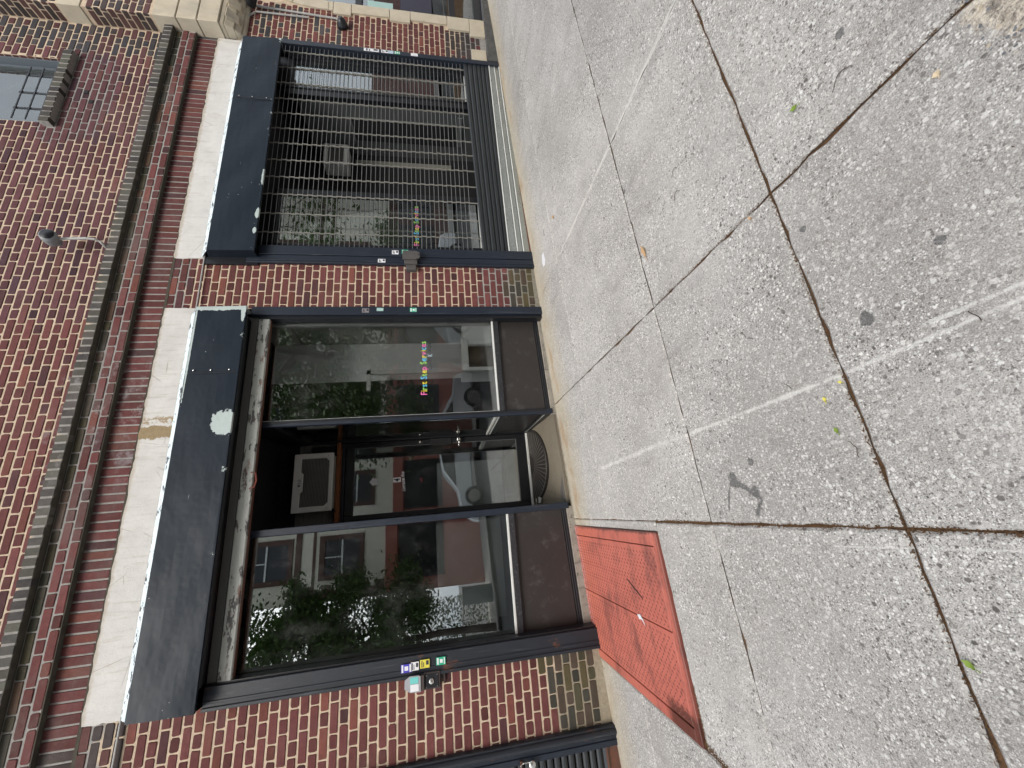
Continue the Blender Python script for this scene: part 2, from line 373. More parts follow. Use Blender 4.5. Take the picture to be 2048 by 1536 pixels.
def m_steel(name, c, rust=.0, peel=None, rough=.42, stretch=(1, 1, 1), pt=.5, rt=.6):
    t = NT(name); n = t.noise(9, 6, .7, t.scaled(stretch)); n2 = t.noise(60, 5, .7, t.scaled(stretch))
    col = t.mix(1.0, c, t.math('MULTIPLY_ADD', t.noise(5, 5), .7, .65), 'MULTIPLY')
    if peel: col = t.mix(t.step(n, pt, pt + .02), col, t.mix(n2, tuple(.7 * k for k in peel), peel))
    if rust: col = t.mix(t.math('MULTIPLY', t.step(t.noise(7, 6, .72, t.scaled(stretch)), rt, rt + .1), rust), col, t.mix(n2, (.06, .022, .012), (.20, .075, .035)))
    sc = t.noise(1.0, 3, .6, t.scaled((70, 20, 2.5)))
    col = t.mix(t.math('MULTIPLY', t.step(sc, .62, .72), .25), col, (.16, .165, .17))
    return t.done(col, t.math('MULTIPLY_ADD', n2, .25, rough - .1), 0, t.bump(t.math('ADD', n, n2), .2, .005), .5)
def m_glass(name, refl=.16, tint=(.80, .86, .84), wav=.0):
    t = NT(name)
    tr = t.n('ShaderNodeBsdfTransparent', Color=tint); gl = t.n('ShaderNodeBsdfGlossy', Color=(.93, .97, .96), Roughness=0.0)
    if wav: t.set(gl.inputs['Normal'], t.bump(t.noise(1.6, 2), wav, .02))
    fr = t.n('ShaderNodeFresnel', IOR=1.5)
    f = t.math('MULTIPLY_ADD', fr.outputs[0], 1 - refl, refl, clamp=True)
    # thin film of dust and wiping marks: scatters a little light
    df = t.n('ShaderNodeBsdfDiffuse', Color=(.55, .56, .55))
    mx = t.n('ShaderNodeMixShader'); t.set(mx.inputs[0], f); t.t.links.new(tr.outputs[0], mx.inputs[1]); t.t.links.new(gl.outputs[0], mx.inputs[2])
    mx2 = t.n('ShaderNodeMixShader'); t.set(mx2.inputs[0], t.math('MULTIPLY', t.step(t.noise(5, 6, .75, t.scaled((1, 1, .6))), .45, .85), .07))
    t.t.links.new(mx.outputs[0], mx2.inputs[1]); t.t.links.new(df.outputs[0], mx2.inputs[2])
    t.t.links.new(mx2.outputs[0], t.out.inputs[0]); return t.m
def m_ridged(name, c, scale, axis, depth=.5):
    t = NT(name); x, y, z = t.xyz(); v = (x, y, z)[axis]
    s = t.math('SINE', t.math('MULTIPLY', v, scale))
    col = t.mix(1.0, c, t.math('MULTIPLY_ADD', t.noise(12, 4), .6, .7), 'MULTIPLY')
    return t.done(col, .6, 0, t.bump(s, depth, .006), .3)
def m_limestone():
    t = NT('limestone'); n = t.noise(7, 6, .65); n2 = t.noise(60, 4)
    c = t.mix(n, (.40, .345, .255), (.60, .54, .43))
    c = t.mix(t.math('MULTIPLY', t.step(t.noise(2.5, 5, .7, t.scaled((1, 1, .5))), .5, .75), .5), c, (.21, .20, .185))
    return t.done(c, .9, 0, t.bump(t.math('ADD', n, n2), .3, .006), .2)
def m_debris():
    t = NT('seed_litter'); c = t.mix(t.noise(90, 2), (.050, .030, .018), (.20, .115, .060))
    return t.done(c, .95, spec=.1)
def m_leaf(name, a, b):
    t = NT(name); c = t.mix(t.noise(3.5, 4), a, b)
    return t.done(c, .6, spec=.3)

SHADE_GAP = paint('ledge_shade_and_gap', (.060, .052, .038), .95, .7, 14, bump=.6)  # dark colour for painted ledge shade, also fills the gap over the lintels
JOINT = paint('joint_dirt', (.075, .064, .054), .95, .5, 30)
BRICK = m_brick(); MORTAR = m_mortar(); CONC = m_concrete(); HATCH = m_hatch(); FLASH = m_flash()
STUC_L = m_stucco('lintel_stucco', (.58, .56, .53), True); STUC_R = m_stucco('lintel_stucco_plain', (.60, .585, .56))
HOOD_L = m_hood(0, [(.87, 2.90, .105, .10), (1.93, 3.06, .035, .30), (1.55, 3.24, .5, .008), (1.90, 2.86, .12, .02)], 1)
HOOD_R = m_hood(0, [(3.4, 2.84, .10, .02), (2.95, 2.85, .06, .025), (2.75, 2.86, .035, .018)], 2)
LIME = m_limestone(); DEBRIS = m_debris()
RAIL = m_steel('rail_paint', (.010, .0155, .027)); RAILB = m_steel('rail_paint_rusted', (.012, .0155, .022), .75, None, .45, (1, 1, .5), rt=.60)
BLACK = paint('black_enamel', (.010, .011, .014), .38, .3, 5); BLACKM = paint('matt_black', (.008, .008, .009), .8, .3, 6)
BAR = m_steel('bottom_bar_paint', (.10, .095, .09), .8, (.50, .51, .47), .6, (.5, 1, 1.6), .44, .56)
PANEL = paint('brown_panel', (.027, .023, .022), .42, .35, 3, bump=.12, dirt=(.06, .055, .052))
RUBBER = paint('sill_rubber', (.016, .016, .019), .75, .5, 18, bump=.8, bscale=150, dirt=(.07, .07, .075))
ALU = paint('white_aluminium', (.62, .63, .60), .4, .2, 8); SILV = paint('galvanised_steel', (.40, .43, .42), .30, .2, 5, metal=.75)
DSLAT = paint('dark_slat', (.030, .034, .037), .38, .3, 6, metal=.3)
LINK = paint('grille_link', (.34, .325, .285), .45, .3, 20, metal=.3); ROD = paint('grille_rod', (.21, .215, .215), .45, .3, 20, metal=.4)
LUG = paint('dark_lug', (.17, .048, .038), .55, .7, 3.5, dirt=(.06, .026, .022))  # darker and browner than the plate so the lugs stand out
GLASS = m_glass('window_glass', .21, (.97, .985, .98)); GLASSC = m_glass('clear_window_glass', .10, (.985, .99, .985)); GLASSD = m_glass('door_glass', .14, (.93, .95, .95)); GLASSR = m_glass('shop_glass', .27, (.95, .97, .965))
WALLIN = paint('interior_wall', (.42, .43, .40), .9, .15, 3); FLOORIN = paint('interior_floor', (.12, .11, .10), .6, .3, 5)
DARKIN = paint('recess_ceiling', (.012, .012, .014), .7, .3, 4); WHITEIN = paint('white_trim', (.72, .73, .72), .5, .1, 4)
CURB = paint('curb_concrete', (.26, .235, .20), .95, .6, 9, bump=.8, bscale=40, dirt=(.075, .065, .052))
WHITEPL = paint('white_plastic', (.80, .80, .77), .4, .08, 5); WHITEAC = paint('white_casing', (.86, .88, .88), .4, .05, 5); ACGR = paint('grille_plastic', (.115, .110, .105), .5, .3, 9)
ACSLAT = paint('grille_slat', (.34, .34, .32), .5, .3, 9); WOOD = paint('orange_board', (.22, .075, .022), .6, .6, 12, bump=.3, dirt=(.08, .035, .018))
ACCORD = m_ridged('accordion_panel', (.20, .20, .185), 420, 2); CHROME = paint('worn_chrome', (.62, .61, .58), .25, .15, 9, metal=.9)
MAT_ = paint('rubber_mat', (.014, .011, .009), .85, .5, 30, bump=.6, bscale=120, dirt=(.05, .04, .03)); MATRIB = paint('mat_rib', (.13, .12, .11), .8, .5, 40)
ASPH = paint('asphalt', (.055, .055, .056), .9, .4, 2.5, bump=.6, bscale=90); FARWALK = paint('far_pavement', (.33, .315, .29), .9, .3, 3)
GREYP = paint('grey_plinth', (.075, .073, .070), .85, .7, 14, bump=.6, dirt=(.16, .155, .15)); GREYW = paint('grey_board', (.075, .082, .08), .8, .15, 3)
BOARD = paint('grey_white_board', (.50, .52, .51), .7, .08, 3)
RUSTY = m_steel('rusted_steel', (.10, .042, .028), .8, None, .7, rt=.45)
def flat(name, c, rough=.5): return paint(name, c, rough, .08, 9, bump=.02)
ST = {k: flat('sticker_' + k, c) for k, c in dict(blue=(.06, .05, .42), white=(.72, .72, .74), yellow=(.68, .60, .07), green=(.02, .36, .20), mint=(.34, .50, .47), grey=(.22, .20, .20), teal=(.16, .55, .52), ink=(.03, .03, .05), pink=(.80, .16, .42), sky=(.12, .50, .78), lime=(.30, .62, .12), amber=(.82, .66, .06), red=(.40, .02, .05), paleblue=(.42, .52, .60)).items()}

# ------------------------------------------------------------------ pavement, street
gb = MB(); pts = [(-60, -60), (60, -60), (60, .3), (-60, .3)]
def gquad(mb, x0, x1, y0, y1, dz, nx=1):
    for i in range(nx):
        a = x0 + (x1 - x0) * i / nx; b = x0 + (x1 - x0) * (i + 1) / nx
        mb.add([(a, y0, zg(a, y0) + dz), (b, y0, zg(b, y0) + dz), (b, y1, zg(b, y1) + dz), (a, y1, zg(a, y1) + dz)], [(0, 1, 2, 3)])
gquad(gb, -300, 300, -300, 40, -.30); tag(gb.build('ground', ASPH), kind='structure')
rb = MB(); gquad(rb, -80, 80, -9.9, -4.62, -.16); tag(rb.build('road', ASPH), kind='structure')
jb = MB(); gquad(jb, -9, 14, -4.5, .32, -.0125); walk = tag(jb.build('sidewalk', DEBRIS), kind='structure')
kb = MB()
for i in range(-6, 9):
    x0, x1 = i * 2.0, i * 2.0 + 1.985
    kb.hexa([(x0, -4.66, zg(x0, -4.6) - .3), (x1, -4.66, zg(x1, -4.6) - .3), (x1, -4.505, zg(x1, -4.6) - .3), (x0, -4.505, zg(x0, -4.6) - .3),
             (x0, -4.65, zg(x0, -4.6) - .004), (x1, -4.65, zg(x1, -4.6) - .004), (x1, -4.505, zg(x1, -4.5)), (x0, -4.505, zg(x0, -4.5))])
tag(kb.build('kerb', CURB, bevel=.01), kind='structure')
fb = MB(); gquad(fb, -80, 80, -13.3, -9.9, -.02); tag(fb.build('far_sidewalk', FARWALK), kind='structure')

def slab(x0, x1, y0, y1, g=(.004, .004, .004, .004), rag=.0015):
    """one pavement flag: chamfered rim, slightly ragged edge; g = joint half widths left,right,front,back"""
    x0 += g[0]; x1 -= g[1]; y0 += g[2]; y1 -= g[3]
    per = []
    def side(ax, ay, bx, by):
        n = max(2, int(math.hypot(bx - ax, by - ay) / .05))
        for i in range(n): per.append((ax + (bx - ax) * i / n, ay + (by - ay) * i / n))
    side(x0, y0, x1, y0); side(x1, y0, x1, y1); side(x1, y1, x0, y1); side(x0, y1, x0, y0)
    cx, cy = (x0 + x1) / 2, (y0 + y1) / 2; tz = rnd.uniform(-.0006, .0006); sx = rnd.uniform(-.0005, .0005); sy = rnd.uniform(-.0005, .0005)
    mb = MB(); outer = []; inner = []
    for (px, py) in per:
        j = rnd.gauss(0, rag); k = abs(rnd.gauss(0, rag * 1.3))
        dx, dy = cx - px, cy - py; L = math.hypot(dx, dy)
        ex, ey = px + dx / L * j, py + dy / L * j
        h = zg(ex, ey) + tz + sx * (px - cx) + sy * (py - cy)
        outer.append((ex, ey, h - .006 - k)); inner.append((ex + (.007 + k) * (1 if dx > 0 else -1) * (abs(dx) / (x1 - x0) * 2), ey + (.007 + k) * (1 if dy > 0 else -1) * (abs(dy) / (y1 - y0) * 2), h))
    n = len(per); base = [(a, b, c - .04) for a, b, c in outer]
    mb.add(inner + outer, [tuple(range(n))] + [(n + i, n + (i + 1) % n, (i + 1) % n, i) for i in range(n)])
    mb.cur = 1; o0 = len(mb.v); mb.add(outer + base, [(n + i, n + (i + 1) % n, (i + 1) % n, i) for i in range(n)])
    return mb.build('paving_slab', [CONC, JOINT], walk)
XS = [-7.9, -6.8, -5.7, -4.6, -3.5, -2.4, -1.275, -.142, .955, 2.085, 3.31, 4.36, 5.50, 6.5, 7.6, 8.7, 9.8]
YS = [-4.5, -3.78, -2.672, -1.875, -.69, .13]
for i in range(len(XS) - 1):
    for j in range(len(YS) - 1):
        x0, x1, y0, y1 = XS[i], XS[i + 1], YS[j], YS[j + 1]
        g = [.0032, .0032, .0044, .0044]
        if abs(x0 + .142) < .01: g[0] = .0038
        if abs(x1 + .142) < .01: g[1] = .0038
        if abs(y0 + 2.672) < .01: g[2] = .0035
        if abs(y1 + 2.672) < .01: g[3] = .0035
        if abs(y0 + .69) < .01: g[2] = .0030
        if abs(y1 + .69) < .01: g[3] = .0030
        if i == 6 and j >= 3: continue            # the cellar hatch stands here
        if i == 5 and j >= 3: x1 = -1.225
        if i == 6 and j == 2: y1 = -1.875
        slab(x0, x1, y0, y1, g, .0024 if (abs(x0 + .142) < .01 or abs(y0 + 2.672) < .01 or abs(y1 + 2.672) < .01) else .0015)
slab(-.198, -.142, -1.37, .13, (.001, .001, .003, .003), .001)
slab(-1.225, -.142, -1.875, -1.372, (.004, .009, .004, .003), .002)

# litter of seeds in the open joints
db = MB()
def crumb(x, y, s, up=0.0):
    z = zg(x, y) + max(up, -.011); a = rnd.uniform(0, 6.28); l = s * rnd.uniform(.7, 1.9); w = s * .45
    c, d = math.cos(a), math.sin(a)
    db.add([(x - c * l, y - d * l, z), (x + d * w, y - c * w, z + s * .2), (x + c * l, y + d * l, z), (x - d * w, y + c * w, z + s * .2), (x, y, z + s * .7)], [(0, 1, 4), (1, 2, 4), (2, 3, 4), (3, 0, 4)])
for k in range(1900):
    y = rnd.uniform(-3.6, -1.38); crumb(-.142 + rnd.gauss(0, .0048) + .007 * math.sin(y * 7) * rnd.random(), y, rnd.uniform(.0022, .0048), rnd.uniform(-.012, .001))
for k in range(1300):
    x = rnd.uniform(-1.4, .95); crumb(x, -2.672 + rnd.gauss(0, .0040), rnd.uniform(.002, .0045), rnd.uniform(-.012, .0015))
for k in range(900):
    x = rnd.uniform(.95, 2.6); crumb(x, -2.672 + rnd.gauss(0, .003), rnd.uniform(.0015, .0035), rnd.uniform(-.012, -.002))
for k in range(700):
    y = rnd.uniform(-3.4, -1.9); crumb(.955 + rnd.gauss(0, .003), y, rnd.uniform(.0015, .0035), rnd.uniform(-.010, -.001))
for k in range(700):                                    # crack running away from the hatch corner
    u = rnd.random(); crumb(-1.19 - .09 * u + rnd.gauss(0, .010), -1.37 - .42 * u + rnd.gauss(0, .015), rnd.uniform(.002, .005), .001)
for k in range(260):
    u = rnd.random(); crumb(-.95 - .28 * u + rnd.gauss(0, .006), -1.385 + rnd.gauss(0, .006), rnd.uniform(.002, .004), 0)
for k in range(420):                                    # dirt along the foot of the shop front
    x = rnd.uniform(-1.2, 2.5); crumb(x, rnd.uniform(.06, .125) if x < 0 or x > .95 else .15, rnd.uniform(.0015, .004), .001)
for k in range(240):
    crumb(rnd.uniform(-1.4, 2.8), rnd.uniform(-3.2, -.2), rnd.uniform(.0015, .0032), .001)
tag(db.build('seed_litter', DEBRIS), kind='stuff')

# broken corner of the pavement by the street
bk = MB(); bk.col = None
def pebble(mb, x, y, z, s):
    n = 7; a0 = rnd.uniform(0, 6); ring = []; ring2 = []
    for k in range(n):
        a = a0 + 2 * math.pi * k / n; r = s * rnd.uniform(.75, 1.2)
        ring.append((x + r * math.cos(a), y + r * math.sin(a), z)); ring2.append((x + .62 * r * math.cos(a), y + .62 * r * math.sin(a), z + s * .45))
    mb.add(ring + ring2, [tuple(range(n, 2 * n))] + [(i, (i + 1) % n, n + (i + 1) % n, n + i) for i in range(n)])
PEBB = paint('pebble_mix', (.16, .165, .175), .85, .9, 45); RUBBLE = paint('rubble_mortar', (.50, .42, .31), .95, .6, 22, bump=.9, dirt=(.22, .19, .15))
ring = []
for k in range(40):
    a = 2 * math.pi * k / 40; r = 1 + .16 * math.sin(3 * a + 1) + rnd.uniform(-.12, .12)
    ring.append((.90 + .19 * r * math.cos(a), -3.245 + .058 * r * math.sin(a)))
for k in range(380):
    a = rnd.uniform(0, 6.28); r = math.sqrt(rnd.random()); px, py = .90 + .17 * r * math.cos(a), -3.265 + .065 * r * math.sin(a)
    bk.cur = 1 if rnd.random() < .62 else 0
    pebble(bk, px, py, zg(px, py) - .001, rnd.choice((.0015, .002, .0025, .003, .004, .005)))
tag(bk.build('broken_concrete', [RUBBLE, PEBB]), kind='stuff')

# ------------------------------------------------------------------ brick building
CZ, JT = .0675, .0138
bld = thing('brick_building', (2.2, .2, 0), 'red brick building with two shop fronts under pale lintels', 'building')
wall = MB()
def tint(x, z, zone='wall', hdr=False):
    r = rnd.random(); k = rnd.uniform(.8, 1.2)
    if r < .58: c = (.138, .041, .039)
    elif r < .80: c = (.118, .036, .033)
    elif r < .92: c = (.165, .050, .039)
    else: c = (.085, .031, .033)
    if hdr: c = tuple(v * .82 for v in c)
    if zone == 'wall' and x > 1.9 and z > 4.1: c = (c[0] * .80, c[1] * .95, c[2] * 1.12)
    if zone == 'rowlock': c = rnd.choice(((.060, .052, .047), (.075, .062, .052), (.045, .038, .037), (.085, .075, .06)))
    if zone == 'moss_shade': c = rnd.choice(((.062, .048, .028), (.10, .055, .036), (.050, .043, .03)))  # moss plus the rowlock's shade, both put into the brick tint
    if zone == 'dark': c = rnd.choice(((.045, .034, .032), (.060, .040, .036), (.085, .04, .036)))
    foot = .40 + .05 * math.sin(x * 9)
    if zone == 'wall' and z < foot and x < 3: c = rnd.choice(((.062, .050, .030), (.085, .062, .032), (.07, .046, .034), (.050, .042, .034)))
    if zone == 'wall' and x > 5.5 and z < .95 and rnd.random() < .75: c = rnd.choice(((.050, .036, .034), (.062, .042, .04)))
    if zone == 'wall' and x > 5.5 and z > 2.2 and rnd.random() < .3: c = (.05, .042, .045)
    if zone == 'wall' and x > 5.15 and z > 3.9: c = rnd.choice(((.048, .04, .045), (.09, .036, .036), (.06, .045, .045)))
    if zone == 'wall' and x < -1.1 and 3.3 < z < 3.6: c = rnd.choice(((.065, .047, .045), (.10, .04, .036)))
    return (c[0] * k * .97, c[1] * k * 1.10, c[2] * k * 1.10)
def brick_mb(x0, x1, z0, z1, y, zone='wall', plane='y', mb=None, d=.013, cut=.004):
    mb = mb or MB(); mb.col = tint((x0 + x1) / 2, (z0 + z1) / 2, zone, x1 - x0 < .1)
    j = lambda s=.0019: rnd.uniform(-s, s)
    y += rnd.uniform(-.0016, .0016)
    c = cut * rnd.uniform(.7, 2.4); b = .0030
    o = [(x0 + c, z0), (x1 - c, z0), (x1, z0 + c), (x1, z1 - c), (x1 - c, z1), (x0 + c, z1), (x0, z1 - c), (x0, z0 + c)]
    o = [(a + j(), e + j()) for a, e in o]; mx, mz = (x0 + x1) / 2, (z0 + z1) / 2; hx, hz = (x1 - x0) / 2, (z1 - z0) / 2
    i_ = [(mx + (a - mx) * (1 - b / hx), mz + (e - mz) * (1 - b / hz)) for a, e in o]
    if plane == 'y': vs = [(a, y + j(.0006), e) for a, e in i_] + [(a, y + b, e) for a, e in o] + [(a, y + d, e) for a, e in o]
    else: vs = [(y + j(.0006), a, e) for a, e in i_] + [(y + b, a, e) for a, e in o] + [(y + d, a, e) for a, e in o]
    fs = [tuple(range(8))] + [(8 + k, 8 + (k + 1) % 8, (k + 1) % 8, k) for k in range(8)] + [(16 + k, 16 + (k + 1) % 8, 8 + (k + 1) % 8, 8 + k) for k in range(8)]
    mb.add(vs, fs if plane == 'y' else [tuple(reversed(f)) for f in fs]); return mb
bricks = []         # (importance, args)
def proj_size(x, y, z):
    d = Vector((x, y, z)) - cam.matrix_world.translation; w = d.dot(ax_w)
    if w < .1: return 0
    u, v = 786 * d.dot(ax_u) / w, 786 * d.dot(ax_v) / w
    if abs(u) > 772 or abs(v) > 1030: return 0
    return 1 / w
def courses(x0, x1, z0, z1, y=0.0, zone='wall', plane='y', holes=(), S_=.1905, H_=.0925, phase=0.0, zs=0.0):
    n0 = math.ceil((z0 - zs - .001) / CZ); k = n0
    while zs + k * CZ + CZ * .6 < z1:
        za, zb = zs + k * CZ + JT / 2, zs + (k + 1) * CZ - JT / 2; zb = min(zb, z1 - .003)
        P = S_ + H_; st = math.floor((x0 - P * 1.5) / P) * P + (0 if k % 2 else P / 2) + phase
        x = st; i = 0
        while x < x1:
            L = S_ if i % 2 == 0 else H_
            a, b = max(x + .005, x0 + .003), min(x + L - .005, x1 - .003)
            if b - a > .022 and not any(a < h[1] - .004 and b > h[0] + .004 and za < h[3] and zb > h[2] for h in holes):
                bricks.append((proj_size((a + b) / 2, y, (za + zb) / 2) if plane == 'y' else 0, (a, b, za, zb, y, zone, plane)))
            elif b - a > .022:
                for h in holes:                    # trimmed bricks beside an opening
                    if za < h[3] and zb > h[2]:
                        if a < h[0] - .025 and b > h[0]: bricks.append((0, (a, h[0] - .003, za, zb, y, zone, plane)))
                        if b > h[1] + .025 and a < h[1]: bricks.append((0, (h[1] + .003, b, za, zb, y, zone, plane)))
            x += L; i += 1
        k += 1
UW = (4.075, 4.975, 4.955, 7.2)
SILL = (4.02, 5.04, 4.868, 4.958)
courses(-3.2, 5.54, 4.09, 7.0, 0.0, holes=(UW, SILL))
courses(-1.70, -1.13, -.06, 3.58)
courses(-3.2, -1.70, 2.95, 3.58)
courses(1.985, 2.52, .08, 3.58)
courses(5.56, 6.30, .42, 3.37, holes=((6.25, 6.6, 1.645, 2.12), (6.19, 6.6, 1.38, 1.645), (6.25, 6.6, .9, 1.38), (6.17, 6.6, .6, .9), (6.08, 6.6, .4, .6), (5.62, 5.84, .4, .6), (6.2, 6.6, 2.12, 2.34), (6.27, 6.6, 2.34, 2.75), (6.31, 6.6, 2.75, 3.4)))
courses(-3.2, 5.54, 3.79, 3.925, -.045, zs=3.789); courses(-3.2, 5.54, 3.921, 3.996, -.045, 'moss_shade', zs=3.789)  # top course tinted darker for moss and for shade below the rowlock
courses(-3.2, 5.54, 4.025, 4.09, 0.0, 'moss_shade')
# soldier course
x = -3.2
while x < 5.52:
    bricks.append((proj_size(x + .03, 0, 3.68), (x + .0065, x + CZ - .0065, 3.588 + rnd.uniform(-.003, .003), 3.79, 0.0, 'dark' if x < -1.12 and rnd.random() < .6 else 'wall', 'y'))); x += CZ
courses(5.545, 6.6, 4.165, 4.83, -.175, 'dark' if False else 'wall'); courses(5.545, 6.6, 5.05, 7.0, -.175)
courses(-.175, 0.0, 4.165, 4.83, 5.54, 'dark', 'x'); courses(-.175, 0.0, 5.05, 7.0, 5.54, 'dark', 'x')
courses(0.0, .10, 4.955, 7.0, 4.975, 'wall', 'x')
bricks.sort(key=lambda b: -b[0])
for imp, a in bricks[:296]:
    mb = brick_mb(*a); mb.build('brick', BRICK, bld, ((a[0] + a[1]) / 2, a[4], (a[2] + a[3]) / 2))
rest = MB()
for imp, a in bricks[296:]: brick_mb(*a, mb=rest)
# rowlock course under the upper wall and the window sill, laid on edge and proud
def rowlock(mb, x0, x1, z0, z1, yf, yb):
    x = x0
    while x < x1 - .02:
        mb.col = tint(x, z0, 'rowlock'); a, b = x + .0085, x + CZ - .0085; j = rnd.uniform(-.002, .002); t_ = rnd.uniform(-.003, .003)
        mb.hexa([(a, yf + j, z0 + t_), (b, yf + j + t_ * .5, z0 + t_), (b, yb, z0), (a, yb, z0), (a, yf + j + .004, z1 + t_), (b, yf + j + .004, z1 - t_), (b, yb, z1 + .02), (a, yb, z1 + .02)])
        x += CZ
rowlock(rest, -3.2, 5.53, 3.995, 4.082, -.092, .01); rowlock(rest, SILL[0], SILL[1], 4.872, 4.955, -.062, .11)
tag(rest.build('brickwork', BRICK, bld), kind='stuff')
mm = MB()
def mort(x0, x1, z0, z1, y): mm.box(x0, x1, y + .0045, y + .012, z0, z1)
mort(-3.2, UW[0], 4.085, 7.0, 0); mort(UW[1], 5.54, 4.085, 7.0, 0); mort(UW[0], UW[1], 4.085, UW[2] - .09, 0)
mort(-1.70, -1.13, -.12, 3.58, 0); mort(-3.2, -1.702, 2.95, 3.58, 0); mort(1.985, 2.52, .0, 3.58, 0); mort(5.56, 6.42, .2, 3.40, 0)
mort(-3.2, 5.54, 3.58, 3.795, .001); mm.box(-3.2, 5.54, -.0400, .02, 3.797, 3.992); mm.box(-3.2, 5.54, -.0865, .02, 4.002, 4.078); mort(-3.2, 5.54, 4.02, 4.09, .002)
mm.box(5.5445, 6.6, -.1705, .012, 4.16, 4.832); mm.box(5.5445, 6.6, -.1705, .012, 5.045, 7.0)
mm.box(SILL[0] + .004, SILL[1] - .004, -.056, .11, 4.872, 4.955); mm.box(4.9795, 4.99, .006, .12, 4.955, 7.0)
mm.build('mortar', MORTAR, bld)
le = MB(); le.box(-3.2, 5.54, -.041, .005, 3.788, 3.7965); le.build('ledge_shade', SHADE_GAP, bld)  # dark strip painting the shadow band over the soldier course
le = MB(); le.box(-3.2, 5.54, -.088, .005, 3.9935, 4.0015); le.build('ledge_shade', SHADE_GAP, bld)  # same under the rowlock: painted shade with mossy colour
le = MB(); le.box(-3.2, 5.54, -.001, .015, 3.568, 3.590); le.build('lintel_gap', SHADE_GAP, bld)
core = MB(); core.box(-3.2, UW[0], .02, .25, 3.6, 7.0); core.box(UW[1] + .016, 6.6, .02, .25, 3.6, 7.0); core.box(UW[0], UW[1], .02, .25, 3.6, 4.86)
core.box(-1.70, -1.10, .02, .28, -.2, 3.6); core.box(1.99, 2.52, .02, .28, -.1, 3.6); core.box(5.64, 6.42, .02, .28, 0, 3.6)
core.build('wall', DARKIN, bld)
vh = MB(); vh.box(4.50, 4.545, -.0035, .01, 4.675, 4.712); vh.build('vent_hole', BLACKM, bld)
vh = MB(); vh.box(4.37, 4.415, -.0035, .01, 4.607, 4.645); vh.build('vent_hole', BLACKM, bld)
def lintel(x0, x1, z0, z1, m):
    top = [(x0 + (x1 - x0) * k / 90, -.008, z1 + rnd.gauss(0, .0028) + .003 * math.sin(k * .7)) for k in range(91)]
    bot = [(x1 - (x1 - x0) * k / 90, -.008, z0) for k in range(91)]
    for k in (0, 90): top[k] = (top[k][0], -.008, z1 - .004)
    mid = [(x1 + rnd.gauss(0, .003), -.008, z1 + (z0 - z1) * q / 6) for q in range(1, 6)]; mid2 = [(x0 + rnd.gauss(0, .003), -.008, z0 + (z1 - z0) * q / 6) for q in range(1, 6)]
    mb = MB(); mb.prism(list(reversed(top + mid + bot + mid2)), (0, .026, 0)); mb.build('lintel_panel', m, bld)
lintel(-1.125, 1.985, 3.33, 3.574, STUC_L); lintel(2.515, 5.53, 3.33, 3.580, STUC_R)
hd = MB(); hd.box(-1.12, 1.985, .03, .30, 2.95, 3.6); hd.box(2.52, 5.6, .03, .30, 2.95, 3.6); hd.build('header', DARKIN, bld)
# pilaster: stone band, upper stone, corbel
st = MB()
for (a, b) in ((3.50, 3.715), (3.72, 3.925), (3.93, 4.16)):
    st = MB(); st.box(5.537, 6.6, -.178, .012, a + .002, b - .002); st.build('stone_block', LIME, bld, bevel=.006)
st = MB(); st.box(5.537, 6.6, -.178, .012, 4.835, 5.045); st.build('stone_block', LIME, bld, bevel=.006)
cb = MB()
for (za, zb, ya, yb, xa) in ((3.455, 3.498, -.165, -.15, 5.545), (3.37, 3.455, -.15, -.105, 5.552), (3.315, 3.37, -.095, -.05, 5.56), (3.285, 3.315, -.045, -.02, 5.565)):
    cb.hexa([(xa + .01, yb, za), (6.3, yb, za), (6.3, .012, za), (xa + .01, .012, za), (xa, ya, zb), (6.3, ya, zb), (6.3, .012, zb), (xa, .012, zb)])
for k in range(3):
    xx = 5.66 + k * .22
    cb.hexa([(xx + .02, -.10, 3.33), (xx + .12, -.10, 3.33), (xx + .12, .0, 3.33), (xx + .02, .0, 3.33), (xx, -.185, 3.44), (xx + .15, -.185, 3.44), (xx + .15, .0, 3.46), (xx, .0, 3.46)])
cb.build('corbel', LIME, bld, bevel=.008)
# upper window
wn = MB(); f = .045
wn.box(UW[0], UW[1], .10, .13, UW[2], UW[2] + .05); wn.box(UW[0], UW[0] + f, .10, .13, UW[2] + .05, 7.0); wn.box(UW[1] - f, UW[1], .10, .13, UW[2] + .05, 7.0); wn.box(UW[1] - .02, UW[1], .03, .10, UW[2] + .0, 7.0)
win = wn.build('window', flat('window_frame_paint', (.10, .12, .14)), bld, (4.52, .11, 4.96))
pn = MB(); pn.box(UW[0] + f, UW[1] - f, .112, .118, UW[2] + .05, 7.0); pn.build('pane', m_glass('upper_glass', .18), win)
cu = MB()
N = 40
for k in range(N):
    a, b = UW[0] + f + (UW[1] - UW[0] - 2 * f) * k / N, UW[0] + f + (UW[1] - UW[0] - 2 * f) * (k + 1) / N
    ya, yb = .165 + .012 * math.sin(k * 1.1), .165 + .012 * math.sin((k + 1) * 1.1)
    cu.add([(a, ya, 4.98), (b, yb, 4.98), (b, yb, 7), (a, ya, 7)], [(0, 1, 2, 3)])
cu.build('curtain', flat('curtain_cloth', (.60, .66, .68), .9), win)
gd = MB()
for z in (5.0, 5.11, 5.225): gd.box(4.09, 4.80, -.012, -.004, z, z + .010)
for x in (4.24, 4.45, 4.69): gd.box(x - .01, x + .01, -.004, .006, 4.962, 5.255)
gd.build('guard_bars', BLACK, win)

